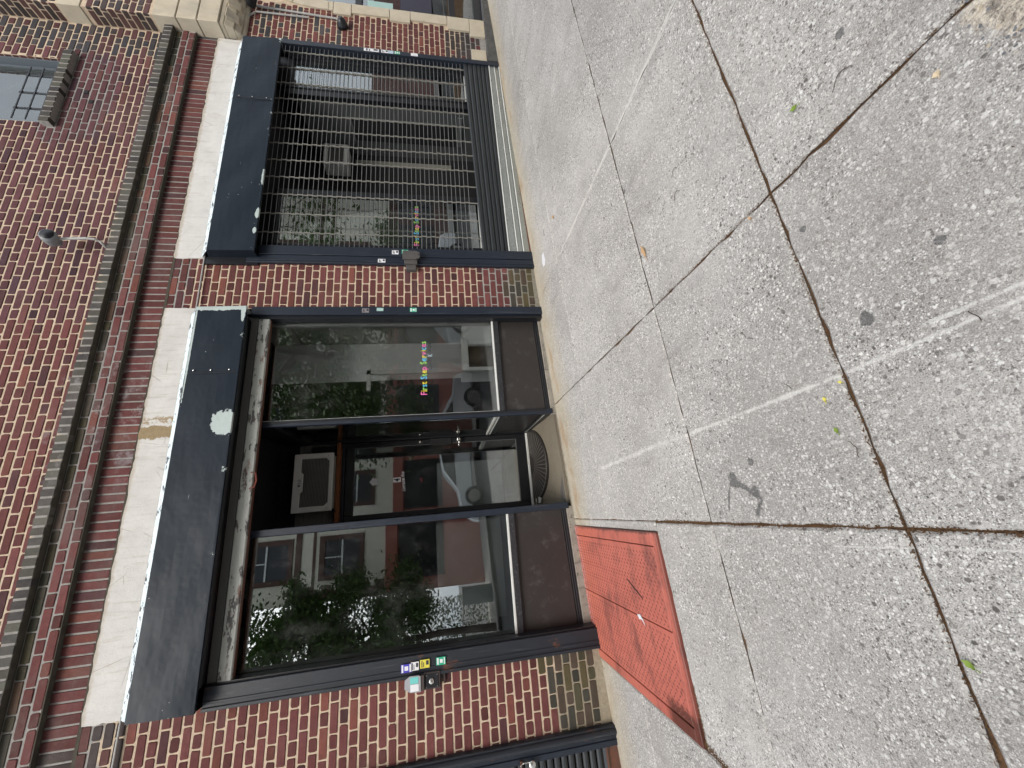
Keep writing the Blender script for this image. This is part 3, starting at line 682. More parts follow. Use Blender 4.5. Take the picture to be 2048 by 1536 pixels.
# ------------------------------------------------------------------ neighbour's arched front
nb = thing('arched_storefront', (7.7, .1, .3), 'dark arched shop front with a cream stone surround beyond the shutter', 'storefront')
ACX, ACZ, RI, RO = 7.72, 2.40, 1.30, 1.46
def ablock(mb_pts, y0=-.02, y1=.09):
    mb = MB(); mb.prism([(x, y0, z) for x, z in mb_pts], (0, y1 - y0, 0)); mb.build('surround_stone', LIME, nb, bevel=.004)
for (z0, z1, xo) in ((1.65, 2.12, 6.255), (1.385, 1.645, 6.195), (.905, 1.38, 6.255), (.605, .90, 6.175), (.40, .60, 6.085), (2.125, 2.34, 6.2), (2.345, 2.40, 6.26)):
    ablock([(xo, z0), (6.42, z0), (6.42, z1), (xo, z1)])
for k in range(5):
    a0, a1 = math.pi - k * .3, math.pi - (k + 1) * .3 + .004
    arc = [a0 + (a1 - a0) * q / 4 for q in range(5)]
    ablock([(ACX + RO * math.cos(a), ACZ + RO * math.sin(a) + .002) for a in arc] + [(ACX + RI * math.cos(a), ACZ + RI * math.sin(a) + .002) for a in reversed(arc)])
ablock([(5.635, .405), (5.84, .405), (5.84, .60), (5.635, .60)], -.012, .02)
pl = MB(); pl.hexa([(5.63, -.035, .2), (8, -.035, .3), (8, .03, .3), (5.63, .03, .2), (5.63, -.03, .395), (8, -.03, .395), (8, .03, .398), (5.63, .03, .398)]); pl.build('plinth', GREYP, nb, bevel=.006)
gp = MB(); gp.box(6.40, 9.0, .10, .106, .42, 3.75); gp.build('pane', GLASSR, nb)
ml = MB(); ml.box(6.40, 9, .06, .12, .40, .52); ml.box(6.40, 9, .06, .12, .78, .86); ml.box(6.40, 6.44, .06, .12, .4, 2.6); ml.box(6.40, 9, .06, .12, 2.02, 2.10); ml.build('mullion', BLACK, nb)
pw = MB(); pw.box(6.44, 6.72, .085, .09, 1.62, 1.95); pw.build('paper_notice', ST['mint'], nb)
po = MB(); po.box(6.44, 7.2, .082, .088, 1.10, 1.52); po.build('poster', ST['ink'], nb)
pm = MB()
for k in range(5): pm.prism([(6.47 + .02 * k, .079, 1.36 + .02 * k), (6.49 + .02 * k, .079, 1.34 + .02 * k), (6.54 + .015 * k, .079, 1.40 - .01 * k), (6.50 + .01 * k, .079, 1.43)], (0, .002, 0))
pm.box(6.46, 6.52, .079, .081, 1.24, 1.28); pm.box(6.47, 6.5, .079, .081, 1.13, 1.16)
pm.build('poster_print', ST['white'], nb)
rm = MB(); rm.box(6.3, 9, 1.6, 1.65, 0, 3.8); rm.box(6.3, 9, .25, 1.6, .3, .35); rm.build('interior', FLOORIN, nb)

# ------------------------------------------------------------------ shop fronts
def sl_quad(mb, x0, x1, y0, y1, za0, za1, zb0, zb1):    # box whose bottom (za0 at x0, za1 at x1) follows the slope
    mb.hexa([(x0, y0, za0), (x1, y0, za1), (x1, y1, za1), (x0, y1, za0), (x0, y0, zb0), (x1, y0, zb1), (x1, y1, zb1), (x0, y1, zb0)])
def bs(x): return .10 + .033 * x
GY = .10
lf = thing('storefront', (.43, .12, 0), 'black framed shop front with a recessed glass door, its shutter rolled up', 'storefront')
def display(root, x0, x1, base, top=2.82, sill=.615, glass=GLASS, panel=True, yy=GY):
    p = MB(); p.box(x0 + .004, x1 - .004, yy + .0, yy + .007, sill, top - .03); p.build('pane', glass, root)
    s = MB(); s.box(x0, x1, yy - .018, yy + .02, sill - .018, sill); s.box(x0 - .006, x0 + .004, yy - .012, yy + .02, sill, top); s.build('sill_trim', ALU, root, bevel=.002)
    m = MB(); m.box(x0 - .01, x1 + .01, yy - .022, yy + .03, sill - .072, sill - .018); m.build('sill_bar', RUBBER, root, bevel=.004)
    fr = MB(); fr.box(x0 - .03, x0 - .006, yy - .03, yy + .05, base(x0), top); fr.box(x1, x1 + .02, yy - .02, yy + .05, base(x1), top); fr.box(x0, x1, yy - .02, yy + .05, top - .03, top + .14); fr.build('frame', BLACK, root, bevel=.003)
    if panel:
        k = MB(); sl_quad(k, x0 - .006, x1, yy + .012, yy + .03, base(x0), base(x1), sill - .07, sill - .07); k.build('kick_panel', PANEL, root)
        tr = MB()
        sl_quad(tr, x0 - .006, x1, yy - .004, yy + .014, base(x0) - .045, base(x1) - .045, base(x0) - .025, base(x1) - .025)
        sl_quad(tr, x0 - .006, x1, yy + .002, yy + .016, base(x0) - .022, base(x1) - .022, base(x0) - .006, base(x1) - .006); tr.build('base_trim', BLACK, root, bevel=.002)
    cs = MB(); sl_quad(cs, x0 - .06, x1 + .02, yy - .012, yy + .05, zg(x0, 0) - .05, zg(x1, 0) - .05, base(x0) - .048, base(x1) - .048); cs.build('curb', CURB, root, bevel=.006)
display(lf, -1.03, -.043, bs); display(lf, .915, 1.935, bs, glass=GLASSC)
wt = MB(); wt.box(1.865, 1.93, GY + .03, GY + .06, .62, 2.8); wt.build('jamb_trim', WHITEIN, lf)
def post(root, x0, x1, y0, y1, z0, z1, m=None):
    p = MB(); p.box(x0, x1, y0, y1, z0, z1); return p.build('post', m or RAIL, root, bevel=.004)
post(lf, -.043, .012, GY - .025, GY + .04, .03, 2.83); post(lf, .862, .913, GY - .025, GY + .03, .07, 2.83)
# recess: floor, right return with glass, back wall with door
DY = 1.22; FZ = .105
fl = MB(); nx = 10
fl.add([(.0, .165, zg(0, .165) + .010), (.885, .165, zg(.885, .165) + .008), (.90, DY + .1, FZ + .01), (.0, DY + .1, FZ)], [(0, 1, 2, 3)])
fl.add([(.0, .165, zg(0, .165) - .05), (.885, .165, zg(.885, .165) - .05), (.885, .165, zg(.885, .165) + .008), (.0, .165, zg(0, .165) + .010)], [(0, 1, 2, 3)])
fl.build('entry_floor', CONC, lf)
RX = .905
rv = MB(); rv.box(RX - .007, RX, GY + .045, DY - .02, .63, 2.70); rv.build('pane', GLASS, lf)
rs = MB(); rs.box(RX - .02, RX + .02, GY + .04, DY, .606, .63); rs.box(RX - .02, RX + .02, GY + .04, DY, .580, .590); rs.build('sill_trim', ALU, lf, bevel=.002)
rk = MB(); rk.hexa([(RX - .006, GY + .04, .15), (RX + .02, GY + .04, .15), (RX + .02, DY, .17), (RX - .006, DY, .17), (RX - .006, GY + .04, .58), (RX + .02, GY + .04, .58), (RX + .02, DY, .58), (RX - .006, DY, .58)]); rk.build('kick_panel', PANEL, lf)
rt_ = MB()
for (o, h0, h1, m) in ((-.022, .055, .10, 0), (-.016, .105, .125, 1), (-.022, .128, .148, 0)):
    rt_.cur = m; rt_.hexa([(RX + o, GY + .03, h0), (RX + .02, GY + .03, h0), (RX + .02, DY, h0 + .02), (RX + o, DY, h0 + .02), (RX + o, GY + .03, h1), (RX + .02, GY + .03, h1), (RX + .02, DY, h1 + .02), (RX + o, DY, h1 + .02)])
rt_.build('base_trim', [BLACK, ALU], lf)
rbk = MB(); rbk.box(RX - .02, RX + .02, GY + .03, DY, .52, .578); rbk.box(RX - .02, RX + .02, GY + .03, DY, 2.66, 2.90); rbk.box(RX - .02, RX + .02, DY - .06, DY, .1, 2.9); rbk.build('frame', BLACK, lf, bevel=.002)
lr = MB(); lr.box(-.03, -.005, GY + .04, DY + .1, .1, 2.9); lr.build('side_panel', BLACKM, lf)
sg = MB(); sg.box(RX - .010, RX - .006, .16, .30, .50, .545); sg.build('brass_plate', flat('brass_tag', (.30, .24, .07)), lf)
th = MB(); th.box(.0, .90, DY - .03, DY + .06, FZ, FZ + .028); th.build('threshold', ALU, lf, bevel=.006)
dr = MB()
dr.box(.02, .075, DY, DY + .045, .135, 2.26); dr.box(.825, .885, DY, DY + .045, .135, 2.26); dr.box(.075, .825, DY, DY + .045, .135, .255); dr.box(.075, .825, DY, DY + .045, 2.17, 2.26)
door = dr.build('door', BLACK, lf, bevel=.004)
dp = MB(); dp.box(.075, .825, DY + .018, DY + .026, .255, 2.17); dp.build('pane', GLASSD, door)
ds = MB(); ds.box(.072, .078, DY + .008, DY + .03, .255, 2.17); ds.box(.822, .828, DY + .008, DY + .03, .255, 2.17); ds.box(.075, .825, DY + .004, DY + .03, .250, .258); ds.build('glazing_bead', flat('grey_bead', (.16, .17, .17)), door)
kn = MB(); kn.lathe((.855, DY, .965), (0, -1, 0), [(0, .028), (.008, .028), (.01, .012), (.03, .012), (.035, .026), (.06, .028), (.068, .016)], 14); kn.box(.775, .81, DY - .035, DY - .02, .955, .975); kn.tube([(.855, DY - .045, .965), (.79, DY - .04, .955)], .010, 8); kn.build('handle', CHROME, door, smooth=True)
lk = MB(); lk.lathe((.855, DY, 1.42), (0, -1, 0), [(0, .024), (.008, .024), (.012, .014), (.022, .013)], 14); lk.build('deadbolt', CHROME, door, smooth=True)
kp = MB(); kp.box(.80, .885, DY - .012, DY, 1.05, 1.30); kp.build('lock_plate', BLACKM, door, bevel=.003)
tp = MB(); tp.box(.889, .9, DY - .02, DY + .05, .1, 2.9); tp.box(-.005, .016, DY - .02, DY + .05, .1, 2.9); tp.box(.016, .889, DY - .02, DY + .05, 2.265, 2.30); tp.build('door_frame', RAIL, lf, bevel=.003)
bd = MB(); bd.box(.09, .60, DY + .10, DY + .115, .45, 1.235); bd.build('white_board', BOARD, lf)
# transom: accordion panels either side of the air conditioner, dark void above
ap = MB(); ap.box(.016, .165, DY + .0, DY + .012, 2.34, 2.76); ap.build('accordion_panel', ACCORD, lf); ap = MB(); ap.box(.78, .889, DY + .0, DY + .012, 2.34, 2.76); ap.build('accordion_panel', ACCORD, lf)
ob_ = MB(); ob_.box(.02, .885, DY - .10, DY + .03, 2.30, 2.338); ob_.build('shelf_board', WOOD, lf, bevel=.003)
tv = MB(); tv.box(.0, .905, DY - .01, DY + .06, 2.76, 3.0); tv.build('transom_panel', BLACKM, lf)
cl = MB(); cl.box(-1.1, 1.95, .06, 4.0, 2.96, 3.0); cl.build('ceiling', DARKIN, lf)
cs_ = MB(); cs_.box(.79, .86, DY - .05, DY, 2.36, 2.62); cs_.tube([(.83, DY - .03, 2.36), (.855, DY - .03, 2.2), (.86, DY - .03, 1.5)], .006, 6); cs_.build('door_closer', BLACKM, lf, bevel=.01)
# interior
it = MB(); it.cur = 0
it.box(-1.12, -1.09, .2, 4.0, 0, 3.0); it.box(1.95, 1.98, .2, 4.0, 0, 3.0); it.box(-1.1, 1.97, 4.0, 4.05, 0, 3.0); it.cur = 1; it.box(-1.1, 1.97, .2, 4.0, -.02, .02); it.build('interior_wall', [WALLIN, FLOORIN], lf)
sp = MB(); sp.box(1.48, 1.525, .50, .54, .6, 1.92); sp.box(1.30, 1.525, .50, .54, 1.88, 1.92); sp.build('shelf_post', WHITEIN, lf)
sf = MB(); sf.box(.92, 1.93, GY + .04, .78, .57, .60); sf.build('window_shelf', WHITEIN, lf); 
sf = MB(); sf.box(-1.03, -.05, GY + .04, .62, .57, .60); sf.build('window_shelf', FLOORIN, lf)
wb = MB(); wb.box(-.98, -.08, .66, .68, .60, 1.25); wb.build('grey_board', BOARD, lf)
pt = MB(); pt.box(1.50, 1.95, .78, .80, .6, 2.95); pt.build('partition', WHITEAC, lf)
dk = MB(); dk.box(.98, 1.44, .60, 1.1, .6, 1.80); dk.build('dark_cabinet', DARKIN, lf)
# air conditioner standing inside the window
ia = thing('air_conditioner', (1.6, .3, .602), 'white air conditioner with a brown grille standing inside the lettered window', 'air conditioner')
b = MB(); b.box(1.67, 1.87, .15, .52, .602, .92); b.box(1.36, 1.40, .14, .52, .602, .935); b.build('case', WHITEAC, ia, bevel=.008)
b = MB(); b.box(1.36, 1.70, .13, .20, .865, .94); b.box(1.64, 1.70, .13, .19, .602, .865); b.build('front_rim', WHITEAC, ia, bevel=.008)
b = MB(); b.box(1.40, 1.67, .22, .5, .602, .87); b.build('grille', flat('brown_grille', (.10, .07, .038), .6), ia)
# air conditioner over the door
ac = thing('air_conditioner', (.47, 1.0, 2.34), 'white air conditioner over the glass door resting on an orange board', 'air conditioner')
AX0, AX1, AZ0, AZ1, AY = .147, .76, 2.342, 2.735, 1.0
b = MB(); b.box(AX0 + .02, AX1 - .02, AY + .03, DY + .25, AZ0 + .003, AZ1 - .012); b.build('case', flat('ac_case', (.35, .35, .33)), ac, bevel=.006)
b = MB()
b.box(AX0, AX1, AY, AY + .04, AZ1 - .072, AZ1); b.box(AX0, AX1, AY, AY + .04, AZ0, AZ0 + .038); b.box(AX0, AX0 + .055, AY, AY + .04, AZ0 + .038, AZ1 - .072); b.box(AX1 - .055, AX1, AY, AY + .04, AZ0 + .038, AZ1 - .072)
b.prism([(.345, AY + .001, AZ1 - .072), (.365, AY + .001, AZ1 - .095), (.545, AY + .001, AZ1 - .095), (.565, AY + .001, AZ1 - .072)], (0, .03, 0))
for sx in (AX0 + .055, AX1 - .055):
    d = .035 if sx < .4 else -.035
    b.prism([(sx, AY + .001, AZ0 + .038), (sx + d, AY + .001, AZ0 + .038), (sx, AY + .001, AZ0 + .073)], (0, .03, 0))
b.build('front_frame', WHITEPL, ac, bevel=.004)
b = MB(); b.box(AX0 + .05, AX1 - .05, AY + .02, AY + .03, AZ0 + .03, AZ1 - .06); b.build('grille_back', ACGR, ac)
for k in range(20):
    z = AZ0 + .045 + k * .0145; b = MB(); b.hexa([(AX0 + .05, AY + .012, z), (AX1 - .05, AY + .012, z), (AX1 - .05, AY + .022, z + .004), (AX0 + .05, AY + .022, z + .004), (AX0 + .05, AY + .012, z + .003), (AX1 - .05, AY + .012, z + .003), (AX1 - .05, AY + .022, z + .007), (AX0 + .05, AY + .022, z + .007)]); b.build('grille_slat', ACSLAT, ac)
lg = text_mesh('LG', .038, bold=.001); place_text('lettering', lg, ST['grey'], (.445, AY - .002, AZ1 - .075), ac)
b = MB(); b.lathe((.425, AY, AZ1 - .062), (0, -1, 0), [(0, .014), (.002, .014)], 14); b.build('round_logo', ST['grey'], ac)
b = MB(); b.lathe((AX1 - .03, AY, AZ0 + .05), (0, -1, 0), [(0, .005), (.002, .004)], 8); b.lathe((AX0 + .03, AY, AZ0 + .045), (0, -1, 0), [(0, .005), (.002, .004)], 8); b.build('screw', CHROME, ac)
b = MB(); b.tube([(AX0 + .02, AY + .05, AZ0 - .002), (AX0 - .01, AY + .06, AZ0 - .01), (AX0 - .015, AY + .06, AZ0 - .035), (AX0 + .01, AY + .06, AZ0 - .012)], .006, 6); b.build('drain_hook', BLACKM, ac)

# lettering on glass
wl = thing('window_lettering', (1.1, GY - .002, 1.28), 'multicoloured lettering on the open display window right of the door', 'lettering')
def coloured(root, body, x0, z0, width, size, y, cols):
    ms = [(c, text_mesh(c, size, bold=.0007) if c != ' ' else None) for c in body]
    ws = [(text_width(m) + size * .06) if m else size * .30 for c, m in ms]; tot = sum(ws); k = width / tot; x = x0; i = 0
    for (c, m), w in zip(ms, ws):
        if m: place_text('letter', m, ST[cols[i % len(cols)]], (x, y, z0), root, (w - size * .06) * k); i += 1
        x += w * k
CC = ['pink', 'amber', 'lime', 'sky', 'amber', 'sky', 'lime', 'amber', 'pink', 'lime', 'sky', 'amber', 'pink', 'amber', 'sky', 'pink', 'lime']
coloured(wl, 'First Step Services', 1.105, 1.285, .565, .085, GY - .003, CC)
place_text('small_line', text_mesh('Goal', .05), ST['ink'], (1.36, GY - .003, 1.235), wl, .10)
place_text('small_line', text_mesh('K', .07), ST['paleblue'], (1.50, GY - .003, 1.225), wl, .03)
place_text('small_line', text_mesh('oops', .05), ST['ink'], (1.545, GY - .003, 1.24), wl, .10)
dl = thing('door_lettering', (.43, DY + .014, 1.6), 'white house shape, number and script lettering on the door glass', 'lettering')
b = MB(); yy = DY + .015
b.prism([(.392, yy, 1.905), (.468, yy, 1.905), (.468, yy, 1.955), (.483, yy, 1.955), (.430, yy, 2.0), (.377, yy, 1.955), (.392, yy, 1.955)], (0, .002, 0)); b.build('house_sign', ST['white'], dl)
b = MB(); b.box(.405, .458, yy, yy + .002, 1.65, 1.735); b.build('number_plate', ST['white'], dl, bevel=.0005)
place_text('number', text_mesh('4', .09, bold=.003), ST['ink'], (.415, yy - .001, 1.662), dl, .035)
place_text('script_line', text_mesh('Lorraine Ave', .06, .45, bold=.001), ST['white'], (.30, yy - .001, 1.60), dl, .225, .06)
place_text('small_line', text_mesh('444', .03), ST['red'], (.385, yy - .001, 1.405), dl, .05)

# ------------------------------------------------------------------ rolling shutters (hood, rails, bar)
def rail(root, x0, x1, y0, z0, z1, mat_, fins=True, y1=.09):
    r = MB(); w = x1 - x0
    r.box(x0, x1, y0, y1, z0, z1)
    if fins:
        r.box(x0, x0 + w * .16, y0 - .010, y0, z0, z1); r.box(x0 + w * .30, x0 + w * .42, y0 - .006, y0, z0, z1)
    r.build('guide_rail', mat_, root, bevel=.003)
def hood(root, x0, x1, mat_, seams=(), z0=2.852, z1=3.25):
    h = MB(); Y = -.14; N = 60
    pf = []                         # front sheet, slightly dented
    rows = 6
    for i in range(N + 1):
        x = x0 + (x1 - x0) * i / N
        for j in range(rows + 1):
            f = j / rows
            d = .004 * math.sin(x * 3.1 + 1) * math.sin(f * 3.14) + .003 * math.sin(x * 9 + f * 4) * math.sin(f * 3.14)
            pf.append((x, Y + d + .015 * f, z0 + (z1 - z0) * f + .003 * math.sin(x * 2.3) * (1 if j == 0 else 0)))
    h.add(pf, [(i * (rows + 1) + j, (i + 1) * (rows + 1) + j, (i + 1) * (rows + 1) + j + 1, i * (rows + 1) + j + 1) for i in range(N) for j in range(rows)])
    h.add([(x0, Y + .015, z1), (x1, Y + .015, z1), (x1, .02, z1 + .05), (x0, .02, z1 + .05)], [(0, 1, 2, 3)])
    h.add([(x0, Y, z0), (x0, .02, z0), (x0, .02, z1 + .05), (x0, Y + .015, z1)], [(3, 2, 1, 0)]); h.add([(x1, Y, z0), (x1, .02, z0), (x1, .02, z1 + .05), (x1, Y + .015, z1)], [(0, 1, 2, 3)])
    o = h.build('hood', mat_, root, smooth=False)
    l = MB(); l.box(x0, x1, Y - .003, Y + .018, z0 - .014, z0 + .002); l.build('hood_lip', mat_, root, bevel=.002)
    for sx in seams:
        s_ = MB(); s_.box(sx, sx + .004, Y - .0045, Y + .001, z0, z1 - .03)
        s_.build('seam', BLACK, root)
        for z in (z0 + .06, z0 + .2, z0 + .33):
            r = MB(); r.lathe((sx + .03, Y + .002, z), (0, -1, 0), [(0, .007), (.004, .006), (.006, .002)], 8); r.build('rivet', CHROME, root)
    f = MB(); f.add([(x0 + .01, Y + .02, z1 - .002), (x1 - .01, Y + .02, z1 - .002), (x1 - .02, -.012, 3.345), (x0 - .005, -.012, 3.345)], [(0, 1, 2, 3)]); f.build('flashing', FLASH, root)
    q = MB(); q.box(x0 + .02, x1 - .02, -.105, .09, 2.955, 2.96); q.box(x0 + .02, x1 - .02, -.115, -.105, 2.86, 2.955); q.build('hood_inside', DARKIN, root)
sh = thing('rolling_shutter', (.42, 0, 2.8), 'navy shutter box and guide rails around the recessed glass door, shutter rolled up', 'shutter')
hood(sh, -1.115, 1.935, HOOD_L, (1.30,))
rail(sh, -1.145, -1.0, -.032, zg(-1.1, 0) - .02, 2.85, RAILB); rail(sh, 1.905, 1.988, -.032, zg(1.95, 0) - .02, 2.85, RAIL, False)
b = MB(); b.box(-1.0, -.985, -.01, .09, zg(-1, 0), 2.85); b.build('rail_channel', BLACK, sh)
b = MB(); b.box(1.875, 1.903, .0, .09, zg(1.9, 0), 2.85); b.build('rail_channel', BLACK, sh)
b = MB()
for k in range(5):
    y = -.085 + k * .032; z = 2.878 + .006 * k
    b.hexa([(-1.0, y, z), (1.89, y, z), (1.89, y + .026, z - .012), (-1.0, y + .026, z - .012), (-1.0, y, z + .02), (1.89, y, z + .02), (1.89, y + .026, z + .008), (-1.0, y + .026, z + .008)])
b.build('rolled_slats', DSLAT, sh)
b = MB(); b.box(-1.0, 1.88, -.004, .008, 2.79, 2.85); b.build('last_slat', flat('grey_slat', (.10, .10, .095)), sh)
b = MB(); b.box(-.99, 1.87, -.010, .018, 2.695, 2.785); b.build('bottom_bar', BAR, sh, bevel=.004)
b = MB(); b.box(-.99, 1.87, .019, .055, 2.695, 2.708); b.build('bar_flange', RUSTY, sh, bevel=.003)
REDP = paint('red_handle', (.20, .055, .04), .5, .4, 9)
b = MB(); b.tube([(.34, -.012, 2.71), (.35, -.02, 2.672), (.40, -.02, 2.66), (.46, -.02, 2.672), (.47, -.012, 2.71)], .006, 6); b.build('lift_handle', REDP, sh)
b = MB(); b.box(1.86, 1.885, -.03, -.028, .0, .01)

gs = thing('rolling_grille', (4.05, 0, .2), 'closed rolling grille of thin rods in front of the right shop front', 'shutter')
hood(gs, 2.525, 5.435, HOOD_R, (4.45,))
rail(gs, 2.47, 2.56, -.030, zg(2.5, 0) - .02, 2.95, RAIL); rail(gs, 2.565, 2.667, -.036, zg(2.6, 0) - .02, 2.85, RAIL, False); rail(gs, 5.54, 5.61, -.032, zg(5.55, 0) - .03, 2.90, RAIL, False)
b = MB(); b.box(2.45, 2.525, -.02, .05, 2.85, 3.32); b.build('hood_bracket', BLACK, gs)
GX0, GX1 = 2.655, 5.548
LX = [2.845, 3.075, 3.32, 3.548, 3.778, 4.012, 4.225, 4.45, 4.674, 4.925, 5.174, 5.442]
def gz(x, k): return 0        
# rods: level, spaced 46 mm
nrod = 0; z = 2.90; rods = []
def zslat(x, t): return .655 + (.728 - .655) * (x - 2.68) / (5.53 - 2.68)
while z > .74:
    rods.append(z); z -= .0485
protor = None
for z in rods:
    if protor is None:
        b = MB(); b.tube([(GX0, 0, z), (GX1, 0, z)], .0032, 6); protor = b.build('rod', ROD, gs, (GX0, 0, z))
    else:
        c = protor.copy(); COL.objects.link(c); c.parent = gs; c.location = Vector((GX0, 0, z)) - WO[gs.name]
for x in LX:
    b = MB(); zz = rods + [zslat(x, 0)]
    for i in range(len(zz) - 1):
        a, c = zz[i], zz[i + 1]; o = .0035 if i % 2 else -.0035
        b.hexa([(x - .0022 + o, -.007, c - .004), (x + .0022 + o, -.007, c - .004), (x + .0022 + o, .007, c - .004), (x - .0022 + o, .007, c - .004), (x - .0022 + o, -.007, a + .004), (x + .0022 + o, -.007, a + .004), (x + .0022 + o, .007, a + .004), (x - .0022 + o, .007, a + .004)])
    b.build('link_chain', LINK, gs)
# solid slats fanning down to the sloping pavement
def lr(l, r, x): return l + (r - l) * (x - 2.68) / (5.55 - 2.68)
slat_lr = [(.645, .722), (.585, .655), (.52, .590), (.458, .528), (.39, .470), (.375, .405)]
tops = [(.655, .725), (.60, .668), (.555, .605), (.497, .548), (.455, .498), (.405, .448), (.372, .395)]
for i in range(6):
    (tl, tr_), (bl, br) = tops[i], tops[i + 1]
    b = MB(); x0, x1 = GX0 + .012, GX1
    T0, T1, B0, B1 = lr(tl, tr_, x0), lr(tl, tr_, x1), lr(bl, br, x0) + .004, lr(bl, br, x1) + .004
    for (fa, fb, ya, yb) in ((0, .25, -.004, -.016), (.25, .85, -.016, -.012), (.85, 1, -.012, .0)):
        a0, a1 = T0 + (B0 - T0) * fa, T1 + (B1 - T1) * fa; b0, b1 = T0 + (B0 - T0) * fb, T1 + (B1 - T1) * fb
        b.add([(x0, yb, b0), (x1, yb, b1), (x1, ya, a1), (x0, ya, a0)], [(0, 1, 2, 3)])
    b.add([(x0, -.004, T0), (x1, -.004, T1), (x1, .008, T1), (x0, .008, T0)], [(0, 1, 2, 3)])
    b.build('slat', DSLAT, gs)
stops = [(.372, .395), (.283, .330), (.270, .322), (.212, .266), (.145, .226)]
for i, (t_, bt, m, y) in enumerate((((.372, .395), (.280, .328), SILV, -.014), ((.276, .325), (.213, .268), SILV, -.010), ((.209, .265), (.135, .226), SILV, -.014))):
    b = MB(); x0, x1 = GX0 + .012, GX1
    T0, T1, B0, B1 = lr(*t_, x0), lr(*t_, x1), lr(*bt, x0), lr(*bt, x1)
    b.hexa([(x0, y, B0), (x1, y, B1), (x1, .02, B1), (x0, .02, B0), (x0, y, T0), (x1, y, T1), (x1, .02, T1), (x0, .02, T0)])
    b.build('bottom_bar', m, gs, bevel=.004)
    b = MB(); b.hexa([(x0, y - .010, T0 - .010), (x1, y - .010, T1 - .010), (x1, y, T1 - .010), (x0, y, T0 - .010), (x0, y - .008, T0), (x1, y - .008, T1), (x1, y, T1), (x0, y, T0)]); b.build('bar_lip', ALU, gs)
b = MB(); x0, x1 = GX0 + .012, GX1; b.hexa([(x0, -.020, .105), (x1, -.020, .236), (x1, .03, .236), (x0, .03, .105), (x0, -.016, .134), (x1, -.016, .224 + .012), (x1, .03, .224 + .012), (x0, .03, .134)]); b.build('bottom_angle', RUSTY, gs)
b = MB(); x0, x1 = 2.56, 5.6; b.hexa([(x0, .0, zg(x0, 0) - .03), (x1, .0, zg(x1, 0) - .03), (x1, .12, zg(x1, 0) - .03), (x0, .12, zg(x0, 0) - .03), (x0, .0, zg(x0, 0) - .005), (x1, .0, zg(x1, 0) - .02), (x1, .12, .23), (x0, .12, .1)]); b.build('curb', CURB, gs)

# ------------------------------------------------------------------ right shop front behind the grille
rf = thing('storefront', (4.05, .12, .2), 'dark shop front behind the closed grille, mirror image of its neighbour', 'storefront')
def bs2(x): return .30 + .033 * (x - 2.7)
display(rf, 2.78, 3.40, bs2, 2.80, .66, GLASSR, False); display(rf, 4.99, 5.46, bs2, 2.80, .72, GLASSR, False)
b = MB(); b.box(2.70, 3.42, .12, .15, .15, .60); b.build('kick_panel', PANEL, rf); b = MB(); b.box(4.97, 5.58, .12, .15, .2, .66); b.build('kick_panel', PANEL, rf)
post(rf, 3.41, 3.475, GY - .02, GY + .05, .2, 2.83, BLACK); post(rf, 4.87, 4.965, GY - .02, GY + .06, .25, 2.83, BLACK); post(rf, 5.48, 5.60, GY - .02, GY + .06, .25, 2.83, BLACK); post(rf, 2.67, 2.75, GY - .02, GY + .06, .2, 2.83, BLACK)
b = MB(); b.box(4.86, 4.88, .16, .86, .25, 2.70); b.build('side_wall', GREYW, rf)
b = MB(); b.box(4.846, 4.86, .32, .63, .85, 2.15); b.build('dark_window', DARKIN, rf, bevel=.003)
b = MB(); b.box(4.845, 4.86, .31, .325, .85, 2.2); b.box(4.845, 4.86, .31, .64, 2.15, 2.17); b.box(4.845, 4.86, .20, .62, .76, .82); b.build('window_frame', flat('pale_grey_frame', (.14, .15, .145)), rf)
b = MB(); b.box(3.44, 4.90, .86, .90, .2, 2.96); b.build('back_wall', BLACKM, rf)
b = MB(); b.box(3.475, 4.88, .15, .86, .17, .22); b.build('entry_floor', FLOORIN, rf)
b = MB(); b.box(2.6, 5.6, .06, 3, 2.96, 3.0); b.build('ceiling', DARKIN, rf)
b = MB(); b.box(4.66, 4.74, .84, .86, .9, 2.2); b.build('door_trim', flat('pale_trim', (.20, .20, .17)), rf)
b = MB(); b.cur = 0; b.box(2.55, 2.58, .2, 3.0, 0, 3.0); b.box(5.6, 5.63, .2, 3, 0, 3); b.box(2.55, 5.6, 3.0, 3.05, 0, 3.0); b.cur = 1; b.box(2.55, 5.6, .2, 3.0, .1, .14); b.build('interior_wall', [WALLIN, FLOORIN], rf)
b = MB(); b.box(2.80, 3.36, .30, .9, .62, .80); b.build('window_bench', flat('bench_stone', (.22, .20, .19)), rf)
ac2 = thing('air_conditioner', (4.6, .6, 2.25), 'small grey white air conditioner behind the closed grille', 'air conditioner')
b = MB(); b.box(4.46, 4.80, .66, .86, 2.26, 2.56); b.build('case', WHITEPL, ac2, bevel=.006)
b = MB(); b.box(4.50, 4.76, .655, .66, 2.30, 2.50); b.build('grille', ACGR, ac2)
w2 = thing('window_lettering', (2.75, GY - .002, 1.33), 'multicoloured lettering on the window behind the grille', 'lettering')
coloured(w2, 'First Step Services', 2.80, 1.335, .53, .075, GY - .003, CC)

